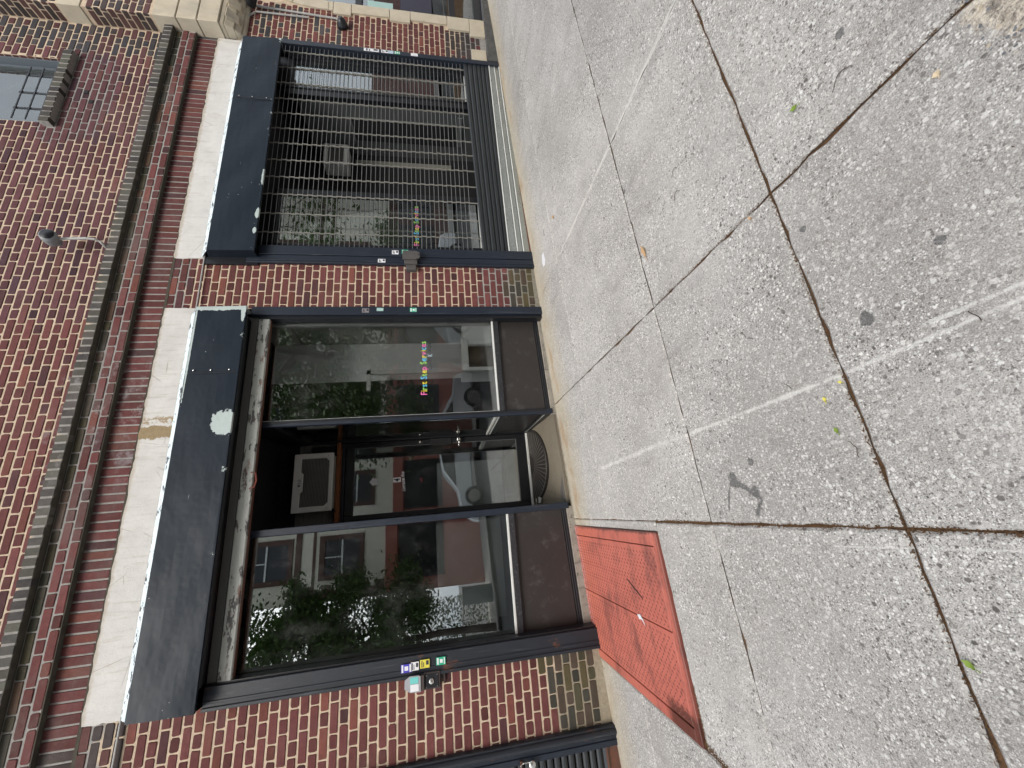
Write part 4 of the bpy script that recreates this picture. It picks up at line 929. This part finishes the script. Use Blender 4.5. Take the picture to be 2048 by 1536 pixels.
# ------------------------------------------------------------------ far left gate with padlock
ga = thing('roller_gate', (-2.4, 0, -.1), 'black roller shutter at the left edge behind a dark rail', 'shutter')
zb = zg(-1.8, 0) - .02
b = MB(); b.box(-1.735, -1.665, -.045, .06, zb, 2.9); b.tube([(-1.700, -.045, zb), (-1.700, -.045, 2.9)], .022, 10); b.build('guide_rail', RAILB, ga, bevel=.004)
b = MB(); b.box(-1.80, -1.737, -.032, .06, zb, 2.9); b.box(-1.765, -1.757, -.04, -.032, zb, 2.9); b.build('rail_cover', RAIL, ga, bevel=.003)
z = 0.03; first = None
while z < 2.9:
    if first is None:
        b = MB(); b.lathe((-3.1, .02, z + .02), (1, 0, 0), [(0, .026), (1.32, .026)], 10); b.box(-3.1, -1.78, .02, .03, z - .012, z + .054); first = b.build('slat', DSLAT, ga, (-3.1, .02, z))
    else:
        c = first.copy(); COL.objects.link(c); c.parent = ga; c.location = Vector((-3.1, .02, z)) - WO[ga.name]
    z += .056
b = MB(); b.box(-3.1, -1.80, -.012, -.004, zg(-2, 0) + .01, -.02); b.box(-3.1, -1.80, -.018, .03, zg(-2, 0) + .0, zg(-2, 0) + .012); b.box(-3.1, -1.80, -.03, -.018, -.005, .006); b.build('bottom_bar', RUSTY, ga)
b = MB(); b.box(-3.2, -1.66, -.1, .03, 2.9, 3.3); b.build('hood', BLACK, ga)
b = MB(); b.box(-1.80, -1.765, -.06, -.03, .66, .675); b.build('hasp', RUSTY, ga)
pk = thing('padlock', (-1.80, -.06, .62), 'silver padlock hanging from the hasp of the left roller shutter', 'padlock')
b = MB(); b.lathe((-1.79, -.055, .59), (0, -1, 0), [(0, .020), (.004, .026), (.020, .026), (.024, .020)], 18); b.build('body', CHROME, pk, smooth=True)
b = MB(); b.tube([(-1.807, -.066, .605), (-1.807, -.066, .655), (-1.800, -.066, .672), (-1.79, -.066, .678), (-1.78, -.066, .672), (-1.773, -.066, .655), (-1.773, -.066, .605)], .005, 8); b.build('shackle', CHROME, pk)

# ------------------------------------------------------------------ cellar hatch
ht = thing('cellar_hatch', (-.7, -.65, -.03), 'red painted steel cellar hatch of tread plate let into the pavement', 'hatch')
def hz(x, y, d=0): return zg(x, y) + d
def hq(mb, x0, x1, y0, y1, d0, d1):
    mb.hexa([(x0, y0, hz(x0, y0, d0)), (x1, y0, hz(x1, y0, d0)), (x1, y1, hz(x1, y1, d0)), (x0, y1, hz(x0, y1, d0)), (x0, y0, hz(x0, y0, d1)), (x1, y0, hz(x1, y0, d1)), (x1, y1, hz(x1, y1, d1)), (x0, y1, hz(x0, y1, d1))])
HX0, HX1, HY0, HY1 = -1.218, -.200, -1.364, .100; SM = -.722
b = MB(); hq(b, HX1 - .078, HX1, HY0 + .055, HY1, -.03, .009); hq(b, HX0, HX0 + .06, HY0 + .055, HY1, -.03, .009); hq(b, HX0, HX1, HY0, HY0 + .054, -.03, .010); b.build('frame', HATCH, ht, bevel=.003)
for (xa, xb) in ((HX0 + .066, SM - .003), (SM + .003, HX1 - .084)):
    b = MB(); hq(b, xa, xb, HY0 + .064, HY1, -.01, .006); leaf = b.build('door_leaf', HATCH, ht, bevel=.002)
    lg_ = MB(); iy = 0; y = HY0 + .09
    while y < HY1 - .03:
        ix = 0; x = xa + .02 + (.022 if iy % 2 else 0)
        while x < xb - .02:
            a = .7854 if (ix + iy) % 2 else -.7854; c_, s_ = math.cos(a), math.sin(a); L_, w_ = .0125, .0042; h = hz(x, y, .006)
            q = [(x + c_ * L_, y + s_ * L_, h), (x - s_ * w_, y + c_ * w_, h), (x - c_ * L_, y - s_ * L_, h), (x + s_ * w_, y - c_ * w_, h)]
            lg_.add(q + [(x + c_ * L_ * .35, y + s_ * L_ * .35, h + .003), (x - c_ * L_ * .35, y - s_ * L_ * .35, h + .003)], [(0, 1, 4), (1, 2, 5, 4), (2, 3, 5), (3, 0, 4, 5)])
            x += .044; ix += 1
        y += .022; iy += 1
    tag(lg_.build('tread_lugs', LUG, leaf), kind='stuff')
sb = MB(); sb.col = None; hq(sb, HX0 - .004, HX1 + .004, HY0 - .004, HY1 + .01, -.09, -.012); sb.build('pit', BLACKM, ht)
slot = MB(); 
xa, ya, xb, yb = -.50, -.86, -.58, -1.0
slot = MB(); slot.prism([(-.520, -.845, hz(-.52, -.845, .0085)), (-.512, -.845, hz(-.512, -.845, .0085)), (-.600, -1.025, hz(-.6, -1.025, .0085)), (-.608, -1.025, hz(-.608, -1.025, .0085))], (0, 0, .001)); slot.build('handle_slot', BLACKM, ht)
sc = MB(); o = [(-.715, -.90), (-.74, -.915), (-.735, -.95), (-.762, -.985), (-.728, -.965), (-.708, -.94)]
sc.prism([(x, y, hz(x, y, .0092)) for x, y in o], (0, 0, .0015)); tag(sc.build('paint_blob', ST['white']), 'white paint blob on the seam of the red cellar hatch', 'paint blob')

# ------------------------------------------------------------------ door mat (half round)
dm = thing('doormat', (.48, 1.1, FZ), 'dark half round doormat with radiating ribs before the glass door', 'doormat')
def fz(x, y): f = (y - .165) / (DY + .1 - .165); return (zg(x, .165) + .009) * (1 - f) + (FZ + .005) * f
mx, my, ra, rb_ = .475, DY - .045, .425, .64
N = 40; b = MB(); rim = [(mx + ra * math.cos(math.pi + math.pi * k / N), my + rb_ * math.sin(math.pi + math.pi * k / N)) for k in range(N + 1)]
b.add([(x, y, fz(x, y) + .014) for x, y in rim] + [(x, y, fz(x, y) - .004) for x, y in rim], [tuple(range(N + 1))] + [(i, N + 1 + i, N + 2 + i, i + 1) for i in range(N)]); b.build('base', MAT_, dm)
b = MB()
for k in range(1, 24):
    a = math.pi + math.pi * k / 24; r0, r1 = .34, .93
    p = [(mx + ra * r * math.cos(a), my + rb_ * r * math.sin(a)) for r in (r0, r1)]
    b.tube([(x, y, fz(x, y) + .0145) for x, y in p], .0035, 5)
for rr in (.30, .965):
    b.tube([(mx + ra * rr * math.cos(math.pi + math.pi * k / 30), my + rb_ * rr * math.sin(math.pi + math.pi * k / 30), fz(mx, my + rb_ * rr * math.sin(math.pi + math.pi * k / 30)) + .0145) for k in range(31)], .004, 5)
b.build('ribs', MATRIB, dm)
b = MB(); z = fz(.05, .93)
b.prism([(.03, 1.02, z + .02), (.10, .98, z + .02), (.085, .84, z + .016), (.03, .90, z + .016)], (0, 0, .006)); b.prism([(.02, 1.10, z + .02), (.06, 1.12, z + .02), (.09, .97, z + .05), (.05, .95, z + .05)], (0, .004, .006))
tag(b.build('crumpled_paper', flat('newsprint', (.55, .54, .50), .9), bevel=.002), 'crumpled paper lying on the left end of the half round doormat', 'paper')

# ------------------------------------------------------------------ key switch boxes, stickers
def sticker(x, z, w, h, y, col, label, bars=None, ang=0.0):
    b = MB(); b.box(x - w / 2, x + w / 2, y, y + .0012, z - h / 2, z + h / 2)
    o = b.build('sticker', ST[col], None, (x, y, z)); tag(o, label, 'sticker', 'stickers on the shutter rails')
    if bars:
        b = MB()
        for (bx, bz, bw, bh) in bars: b.box(x + bx * w - bw * w / 2, x + bx * w + bw * w / 2, y - .0006, y + .0002, z + bz * h - bh * h / 2, z + bz * h + bh * h / 2)
        b.build('print', ST['white' if col in ('blue', 'green') else 'ink'], o, (x, y, z))
    if ang: o.rotation_euler = (0, ang, 0)
    return o
LINES = [(0, .30, .8, .10), (-.1, .12, .6, .08), (.12, -.28, .5, .28)]
GB = [(0, .32, .8, .18), (0, -.05, .45, .3), (0, -.38, .8, .10)]
sticker(-1.072, 1.480, .055, .080, -.045, 'blue', 'blue sticker on the left rail above a key switch box', [(0, .36, .9, .16), (0, 0, .5, .34), (0, -.36, .9, .16)])
sticker(-1.066, 1.418, .055, .058, -.045, 'white', 'white printed sticker between the blue and yellow ones on the left rail', LINES)
sticker(-1.060, 1.345, .055, .070, -.045, 'yellow', 'yellow sticker on the left rail beside a key switch box', LINES)
sticker(-1.058, 1.225, .052, .070, -.045, 'green', 'green sticker lowest on the left rail', GB)
sticker(1.944, 1.845, .045, .065, -.034, 'grey', 'worn grey sticker on the rail left of the middle brick pier', LINES)
sticker(1.955, 1.71, .034, .062, -.034, 'mint', 'torn pale sticker on the rail left of the middle brick pier')
sticker(1.950, 1.395, .046, .066, -.034, 'green', 'green sticker on the rail left of the middle brick pier', GB)
sticker(2.505, 1.70, .042, .072, -.042, 'white', 'white sticker at the brick edge of the grille rail', LINES)
sticker(2.612, 1.568, .046, .066, -.038, 'white', 'white sticker above the grey key box on the grille rail', LINES)
sticker(2.622, 1.470, .048, .066, -.038, 'green', 'green sticker above the grey key box on the grille rail', GB)
sticker(5.575, 1.86, .05, .18, -.034, 'white', 'long white torn sticker on the right rail of the grille', LINES)
sticker(5.575, 1.70, .05, .085, -.034, 'white', 'white printed sticker over the green one on the right rail of the grille', LINES)
sticker(5.575, 1.625, .05, .06, -.034, 'paleblue', 'pale blue sticker on the right rail of the grille')
sticker(5.575, 1.55, .05, .07, -.034, 'green', 'green sticker on the right rail of the grille', GB)
sticker(5.575, 1.34, .05, .085, -.034, 'white', 'blank white sticker lowest on the right rail of the grille')
kb_ = thing('key_switch_box', (-1.165, -.03, 1.3), 'black key switch box with its lid swung open beside the left rail', 'switch box')
BROWN = paint('brown_cast_iron', (.045, .035, .032), .6, .4, 12, dirt=(.12, .055, .035)); CAST = paint('grey_cast_lid', (.075, .070, .068), .6, .3, 14); LIDG = paint('pale_lid', (.33, .33, .35), .5, .3, 12)
b = MB(); b.box(-1.228, -1.118, -.050, .01, 1.232, 1.355); b.build('housing', BROWN, kb_, bevel=.005)
b = MB(); b.box(-1.218, -1.128, -.056, -.049, 1.245, 1.343); b.build('face_plate', BLACK, kb_, bevel=.003)
b = MB(); b.lathe((-1.175, -.056, 1.298), (0, -1, 0), [(0, .019), (.006, .019), (.009, .012)], 16); b.build('key_cylinder', CHROME, kb_, smooth=True)
b = MB()
for (x, z) in ((-1.21, 1.333), (-1.136, 1.333), (-1.21, 1.255), (-1.136, 1.255)): b.lathe((x, -.056, z), (0, -1, 0), [(0, .004), (.002, .003)], 8)
b.build('screw', CHROME, kb_)
b = MB(); b.box(-1.20, -1.15, -.02, .005, 1.195, 1.231); b.lathe((-1.175, -.02, 1.212), (0, -1, 0), [(0, .008), (.003, .006)], 8); b.build('bracket', BROWN, kb_, bevel=.002)
b = MB(); lid = [(-1.225, 1.375), (-1.128, 1.375), (-1.120, 1.39), (-1.118, 1.455), (-1.140, 1.49), (-1.195, 1.492), (-1.222, 1.45)]
b.prism([(x, -.075, z) for x, z in lid], (0, .006, 0)); b.build('lid', LIDG, kb_, bevel=.001)
b = MB(); b.box(-1.168, -1.126, -.0765, -.0755, 1.392, 1.452); b.build('teal_label', ST['teal'], kb_)
b = MB(); b.box(-1.216, -1.172, -.0765, -.0755, 1.390, 1.450); b.build('white_label', ST['white'], kb_)
b = MB(); b.box(-1.22, -1.125, -.07, -.02, 1.352, 1.376); b.build('hinge', BROWN, kb_)
k2 = thing('key_switch_box', (2.5, -.05, 1.4), 'grey key switch box with a closed lid on the middle brick pier', 'switch box')
b = MB(); b.box(2.455, 2.59, -.080, -.04, 1.345, 1.475); b.build('housing', CAST, k2, bevel=.006)
b = MB(); lid = [(2.515, 1.318), (2.495, 1.36), (2.495, 1.49), (2.595, 1.49), (2.595, 1.36), (2.575, 1.318)]
b.prism([(x, -.098, z) for x, z in lid], (0, .018, 0)); b.build('lid', CAST, k2, bevel=.003)
b = MB(); b.lathe((2.545, -.098, 1.335), (0, -1, 0), [(0, .006), (.001, .006)], 10); b.build('lid_hole', BLACKM, k2)
b = MB(); b.box(2.40, 2.50, -.055, .0, 1.36, 1.46); b.build('back_box', CAST, k2, bevel=.004)

# ------------------------------------------------------------------ cables, lamps, camera
PIPE = paint('grey_pipe', (.36, .355, .34), .5, .3, 15)
b = MB(); b.tube([(-2.2, -.022, 3.345), (-1.1, -.022, 3.335)], .007, 8); tag(b.build('conduit', PIPE), 'thin steel conduit running left from the navy shutter box', 'pipe')
b = MB(); b.tube([(1.93, -.022, 3.31), (2.53, -.022, 3.315)], .007, 8); tag(b.build('conduit', PIPE), 'thin steel conduit bridging the middle pier between both shutter boxes', 'pipe')
wlmp = thing('wall_lamp', (2.57, -.15, 4.4), 'small grey floodlight on a curved conduit on the upper brick wall', 'lamp')
GREYL = paint('grey_lamp', (.20, .21, .22), .45, .3, 12)
b = MB(); b.tube([(2.565, -.06, 4.09), (2.585, -.12, 4.10), (2.60, -.14, 4.135), (2.60, -.15, 4.19), (2.585, -.15, 4.43)], .011, 8); b.build('conduit', PIPE, wlmp)
b = MB(); b.lathe((2.575, -.11, 4.455), (.05, -1, -.25), [(0, .045), (.03, .052), (.08, .058), (.11, .055)], 16); b.build('head', GREYL, wlmp, smooth=True)
b = MB(); b.lathe((2.581, -.221, 4.427), (.05, -1, -.25), [(0, .047), (.004, .044)], 16); b.build('lens', BLACK, wlmp, smooth=True)
b = MB(); b.box(2.55, 2.60, -.16, -.10, 4.40, 4.425); b.build('bracket', GREYL, wlmp)
sc_ = thing('security_camera', (5.97, -.05, 2.22), 'black dome camera at the end of a conduit on the right brick pier', 'camera')
b = MB(); b.lathe((5.985, .0, 2.22), (0, -1, 0), [(0, .068), (.035, .066), (.05, .055), (.075, .05), (.095, .035), (.105, .012)], 16); b.build('dome', BLACK, sc_, smooth=True)
b = MB(); b.tube([(6.155, -.018, 3.24), (6.10, -.018, 2.29)], .012, 8); b.tube([(6.10, -.018, 2.29), (6.03, -.018, 2.25)], .012, 8); b.build('conduit', PIPE, sc_)
b = MB(); b.tube([(5.60, -.018, 3.31), (5.95, -.018, 3.30), (6.05, -.018, 3.22), (6.06, -.018, 2.62)], .011, 8); tag(b.build('conduit', PIPE), 'grey conduit bent over the top of the right brick pier', 'pipe')
fl_ = thing('flood_light', (6.08, -.2, 3.28), 'white lamp head at the upper corner below the stone corbel', 'lamp')
b = MB(); b.lathe((6.10, -.05, 3.27), (.1, -1, -.5), [(0, .05), (.09, .06), (.12, .07)], 14); b.build('bracket', BLACK, fl_)
b = MB(); b.lathe((6.115, -.17, 3.22), (.1, -.9, -.5), [(0, .072), (.06, .085), (.09, .08), (.10, .04)], 16); b.build('head', WHITEPL, fl_, smooth=True)

# ------------------------------------------------------------------ leaves, twigs, scraps on the pavement
def leaf(x, y, L, wd, ang, m, label, up=.004, curl=.012):
    b = MB(); n = 6; c, s_ = math.cos(ang), math.sin(ang); vs = []; 
    for i in range(n + 1):
        f = i / n; w = wd * math.sin(math.pi * min(f * .92 + .04, 1)) * (1 + .25 * math.sin(i * 2.2))
        for sgn in (-1, 0, 1):
            u = (f - .5) * L; v = sgn * w / 2; px, py = x + u * c - v * s_, y + u * s_ + v * c
            vs.append((px, py, zg(px, py) + up + curl * (f - .5) ** 2 * 2 + abs(sgn) * w * .22))
    b.add(vs, [(i * 3 + k, i * 3 + k + 1, (i + 1) * 3 + k + 1, (i + 1) * 3 + k) for i in range(n) for k in range(2)])
    b.tube([(x - c * L * .5, y - s_ * L * .5, zg(x, y) + up + .003), (x - c * L * .85, y - s_ * L * .85 + .004, zg(x, y) + up)], .0012, 4)
    return tag(b.build('fallen_leaf', m, None, (x, y, zg(x, y))), label, 'leaf', 'leaves fallen on the pavement')
TAN = m_leaf('dry_leaf', (.42, .25, .12), (.60, .42, .25)); GRN = m_leaf('green_leaf', (.14, .22, .035), (.28, .38, .06)); YEL = m_leaf('yellow_leaf', (.62, .55, .08), (.75, .68, .15))
leaf(1.265, -1.935, .085, .030, .25, TAN, 'large tan dry leaf lying by the joint in the middle of the pavement')
leaf(2.46, -.81, .06, .028, .7, TAN, 'tan dry leaf lying before the closed grille')
leaf(-.442, -2.70, .026, .016, 1.0, GRN, 'green leaf on the joint near the left edge of the pavement')
leaf(.138, -2.60, .020, .014, .4, GRN, 'small green leaf between the chalk line and the wide joint')
leaf(1.12, -2.85, .026, .016, 1.4, GRN, 'green leaf scrap on the slab nearest the street at right')
leaf(.235, -2.60, .016, .012, .2, YEL, 'yellow leaf scrap beside the pale chalk line')
leaf(.27, -2.665, .012, .009, 1.2, YEL, 'tiny yellow leaf scrap on the wide joint by the chalk line')
leaf(-.86, -1.33, .02, .011, .6, YEL, 'yellow scrap on the front rim of the red hatch')
leaf(-.43, .09, .045, .02, .3, YEL, 'yellow scrap against the curb behind the red hatch')
leaf(.86, -3.13, .016, .016, .3, m_leaf('pale_chip', (.62, .50, .33), (.72, .60, .42)), 'pale triangular chip near the broken pavement corner', .002, .004)
leaf(.93, -2.58, .018, .012, .6, TAN, 'small tan scrap beside the crossing of the wide joints')
leaf(2.68, -.93, .05, .006, .1, DEBRIS, 'thin brown pod lying before the grille')
TW = paint('twig_bark', (.07, .045, .028), .9, .4, 30)
def twig(pts, label):
    a0 = pts[0]; q = [(a0[0] + (x - a0[0]) * .6, a0[1] + (y - a0[1]) * .6) for x, y in pts]; pts = []
    for (xa, ya), (xb, yb) in zip(q, q[1:]):
        for k in range(5): f = k / 5; pts.append((xa + (xb - xa) * f + .003 * math.sin(f * 3.14), ya + (yb - ya) * f - .002 * math.sin(f * 6.28)))
    pts.append(q[-1])
    b = MB(); b.tube([(x, y, zg(x, y) + .004) for x, y in pts], .0010, 5); tag(b.build('twig', TW), label, 'twig', 'twigs on the pavement')
twig([(.30, -2.50), (.345, -2.47)], 'short straight dark twig near the wide joint'); twig([(.10, -2.62), (.07, -2.645), (.02, -2.64)], 'dark curved twig beside the wide joint')
twig([(1.31, -2.25), (1.36, -2.29), (1.33, -2.34)], 'thin bent twig right of the wide joint'); twig([(1.42, -2.28), (1.46, -2.33), (1.44, -2.36)], 'small hooked twig between two joints at right')
twig([(.52, -2.42), (.55, -2.37), (.60, -2.36)], 'curled stem on the middle slab'); twig([(.30, -3.0), (.35, -2.98)], 'reddish twig by the end of the chalk line')
twig([(-1.28, .02), (-1.31, -.06), (-1.29, -.09)], 'small dark twig left of the red hatch'); twig([(2.5, -.5), (2.62, -.52)], 'straight pod before the grille'); twig([(1.05, -2.95), (1.10, -3.0), (1.08, -3.05)], 'curved stem on the slab nearest the street')
b = MB(); o = [(2.27, -.33), (2.32, -.31), (2.39, -.34), (2.395, -.40), (2.33, -.41), (2.29, -.42), (2.255, -.38)]
b.prism([(x, y, zg(x, y) + .002) for x, y in o], (0, 0, .003)); tag(b.build('white_splat', ST['white']), 'white splat on the pavement by the middle brick pier', 'splat')

# ------------------------------------------------------------------ across the street (seen in the panes)
CREAM = paint('cream_stucco', (.70, .66, .55), .9, .2, 2); REDW = paint('red_wall', (.36, .12, .09), .8, .2, 2); OBR = paint('brown_brick', (.10, .055, .045), .9, .4, 7); OWIN = m_glass('far_glass', .08); ROOM = paint('dark_room', (.02, .02, .022), .9)
op = thing('stucco_building', (3, -14, 0), 'cream stucco building with a red shop floor across the street', 'building')
FY = -13.3
b = MB(); b.box(-2.66, 17, FY - 8, FY, 3.5, 10.4); b.build('wall', CREAM, op); b = MB(); b.box(-2.66, 9.2, FY - 8, FY - .02, -.6, 3.5); b.build('ground_floor', REDW, op); b = MB(); b.box(9.2, 17, FY - 8, FY - .02, -.6, 3.5); b.build('ground_floor', OBR, op)
b = MB(); b.box(-2.7, 9.2, FY, FY + .12, 3.06, 3.5); b.build('fascia', REDW, op)
b = MB(); b.box(-2.66, 17, FY, FY + .05, 6.55, 6.75); b.box(-2.66, 17, FY, FY + .04, 6.05, 6.14)
for k in range(10): b.box(-2.66, -2.3 if k % 2 else -2.1, FY, FY + .05, 3.55 + k * .32, 3.55 + k * .32 + .31)
b.build('brick_trim', OBR, op)
def owin(x0, x1, z0, z1):
    b = MB(); b.box(x0 - .18, x1 + .18, FY, FY + .05, z1, z1 + .2); b.box(x0 - .18, x1 + .18, FY, FY + .07, z0 - .16, z0); b.box(x0 - .18, x0, FY, FY + .05, z0, z1); b.box(x1, x1 + .18, FY, FY + .05, z0, z1); w = b.build('window', OBR, op)
    b = MB(); b.box(x0, x1, FY + .004, FY + .012, z0, z1); b.build('pane', BLACK, w)
    b = MB(); b.box(x0, x1, FY + .012, FY + .04, (z0 + z1) / 2 - .03, (z0 + z1) / 2 + .03); b.box((x0 + x1) / 2 - .02, (x0 + x1) / 2 + .02, FY + .012, FY + .03, (z0 + z1) / 2, z1); b.build('sash', ALU, w)
for x in (-1.76, .9, 3.6, 6.3, 9.0, 11.7): owin(x, x + 1.2, 4.47, 5.71); owin(x, x + 1.2, 7.0, 8.5)
b = MB()
for (x0, x1) in ((-2.2, -.23), (.4, 2.6), (3.2, 5.6), (6.2, 9.0), (9.6, 12.5), (12.8, 14.2), (14.6, 16.6)): b.box(x0, x1, FY, FY + .02, 1.28, 3.0)
b.build('shop_window', BLACK, op)
b = MB(); b.box(17.2, 40, FY - 9, FY - .5, -.5, 4.6); tag(b.build('brick_row', paint('pinkish_brick', (.30, .17, .15), .9, .3, 5)), 'low pinkish brick building beside the stucco one across the street', 'building')
cp = thing('parked_car', (1.6, -9.0, -.15), 'white saloon car parked across the street', 'car', 'cars parked along the far kerb')
CARW = paint('car_white', (.74, .75, .76), .18, .03, 2, bump=0)
def car(root, x0, yc, g):
    P = [(0, .35), (.05, .62), (.35, .80), (1.05, .90), (1.75, 1.40), (2.3, 1.48), (3.1, 1.44), (3.85, 1.02), (4.45, .95), (4.6, .70), (4.58, .35)]
    b = MB(); b.prism([(x0 + x, yc - .88, g + z) for x, z in P], (0, 1.76, 0)); b.build('body', CARW, root, bevel=.06)
    b = MB()
    for y in (yc - .895, yc + .875): b.prism([(x0 + x, y, g + z) for x, z in ((1.2, .93), (1.80, 1.34), (2.3, 1.41), (3.05, 1.37), (3.65, 1.0))], (0, .02, 0))
    b.build('side_window', BLACK, root)
    for wx in (.85, 3.75):
        b = MB()
        for y in (yc - .90, yc + .70): b.lathe((x0 + wx, y, g + .33), (0, 1, 0), [(0, .32), (.2, .32)], 20)
        w = b.build('wheel', BLACKM, root)
        b = MB()
        for y in (yc - .91, yc + .905): b.lathe((x0 + wx, y, g + .33), (0, 1, 0), [(0, .21), (.006, .21)], 20)
        b.build('rim', CHROME, w)
car(cp, -.3, -9.0, zg(1.5, -9) - .15)
c2 = copy_tree(cp, (5.4, .0, .25)); c2['label'] = 'white saloon car parked further right across the street'
bn = MB(); bn.box(-2.75, -2.3, -10.6, -10.1, zg(-2.5, -10), zg(-2.5, -10) + .95); tag(bn.build('rubbish_bin', paint('green_bin', (.02, .05, .04), .6)), 'dark rubbish bin standing by the far kerb', 'bin')
LEAFM = m_leaf('tree_leaf', (.050, .095, .026), (.11, .17, .048)); BARK = paint('bark', (.07, .052, .040), .95, .5, 9, bump=1)
def tree(x, y, z0, H, rad, n, label, tr=.16, lf_=1.0):
    t = thing('street_tree', (x, y, z0), label, 'tree', 'trees along the street')
    b = MB(); b.tube([(x, y, z0), (x + .05, y, z0 + H * .25), (x - .05, y + .05, z0 + H * .5), (x, y, z0 + H * .8)], [tr, tr * .8, tr * .6, tr * .2], 8)
    tips = []
    for k in range(11):
        a = k * 2.4; h = z0 + H * (.32 + .05 * k); r = rad * rnd.uniform(.5, .9)
        e = (x + r * math.cos(a), y + r * math.sin(a), h + rad * rnd.uniform(.2, .55)); tips.append(e)
        b.tube([(x, y, h - .2), ((x + e[0]) / 2, (y + e[1]) / 2, h + .15), e], [tr * .4, tr * .25, tr * .08], 5)
    b.build('trunk', BARK, t)
    c = MB(); cl_ = []
    for k in range(46):
        e = rnd.choice(tips); cl_.append((e[0] + rnd.gauss(0, rad * .28), e[1] + rnd.gauss(0, rad * .28), e[2] + rnd.gauss(0, rad * .26), rad * rnd.uniform(.08, .20)))
    for k in range(n):
        e = rnd.choice(cl_); s_ = rnd.uniform(.03, .06) * lf_; p = Vector((e[0] + rnd.gauss(0, e[3]), e[1] + rnd.gauss(0, e[3]), e[2] + rnd.gauss(0, e[3] * .8)))
        d = Vector((rnd.gauss(0, 1), rnd.gauss(0, 1), rnd.gauss(0, .6))).normalized(); q = d.orthogonal().normalized()
        c.add([p - d * s_, p + q * s_ * .45, p + d * s_, p - q * s_ * .45], [(0, 1, 2, 3)])
    tag(c.build('crown', LEAFM, t), kind='stuff')
tree(-4.9, -10.2, -.4, 8.6, 2.5, 17000, 'tall leafy street tree left of the stucco building', .16, 1.9)
tree(-3.5, -10.3, -.3, 6.8, 1.6, 26000, 'slim young street tree by the far kerb', .12, 1.6)
tree(4.6, -7.4, -.1, 7.2, 2.7, 22000, 'broad street tree at the kerb to the right', .34, 1.7)
tree(15.5, -11.5, .4, 9.5, 3.4, 4500, 'open crowned tree far along the street')
tree(-9.5, -12.5, -.7, 10, 3.5, 12000, 'dense tree far left along the street')

hb = MB()
for k in range(14000):
    p = Vector((rnd.uniform(-9, -2.9), rnd.gauss(-12.6, .25), -.3 + 3.6 * rnd.random() ** .8)); s_ = rnd.uniform(.04, .07); d = Vector((rnd.gauss(0, 1), rnd.gauss(0, 1), rnd.gauss(0, .6))).normalized(); q = d.orthogonal().normalized()
    hb.add([p - d * s_, p + q * s_ * .5, p + d * s_, p - q * s_ * .5], [(0, 1, 2, 3)])
tag(hb.build('hedge', LEAFM), 'dark hedge beside the stucco building across the street', 'hedge', kind='stuff')
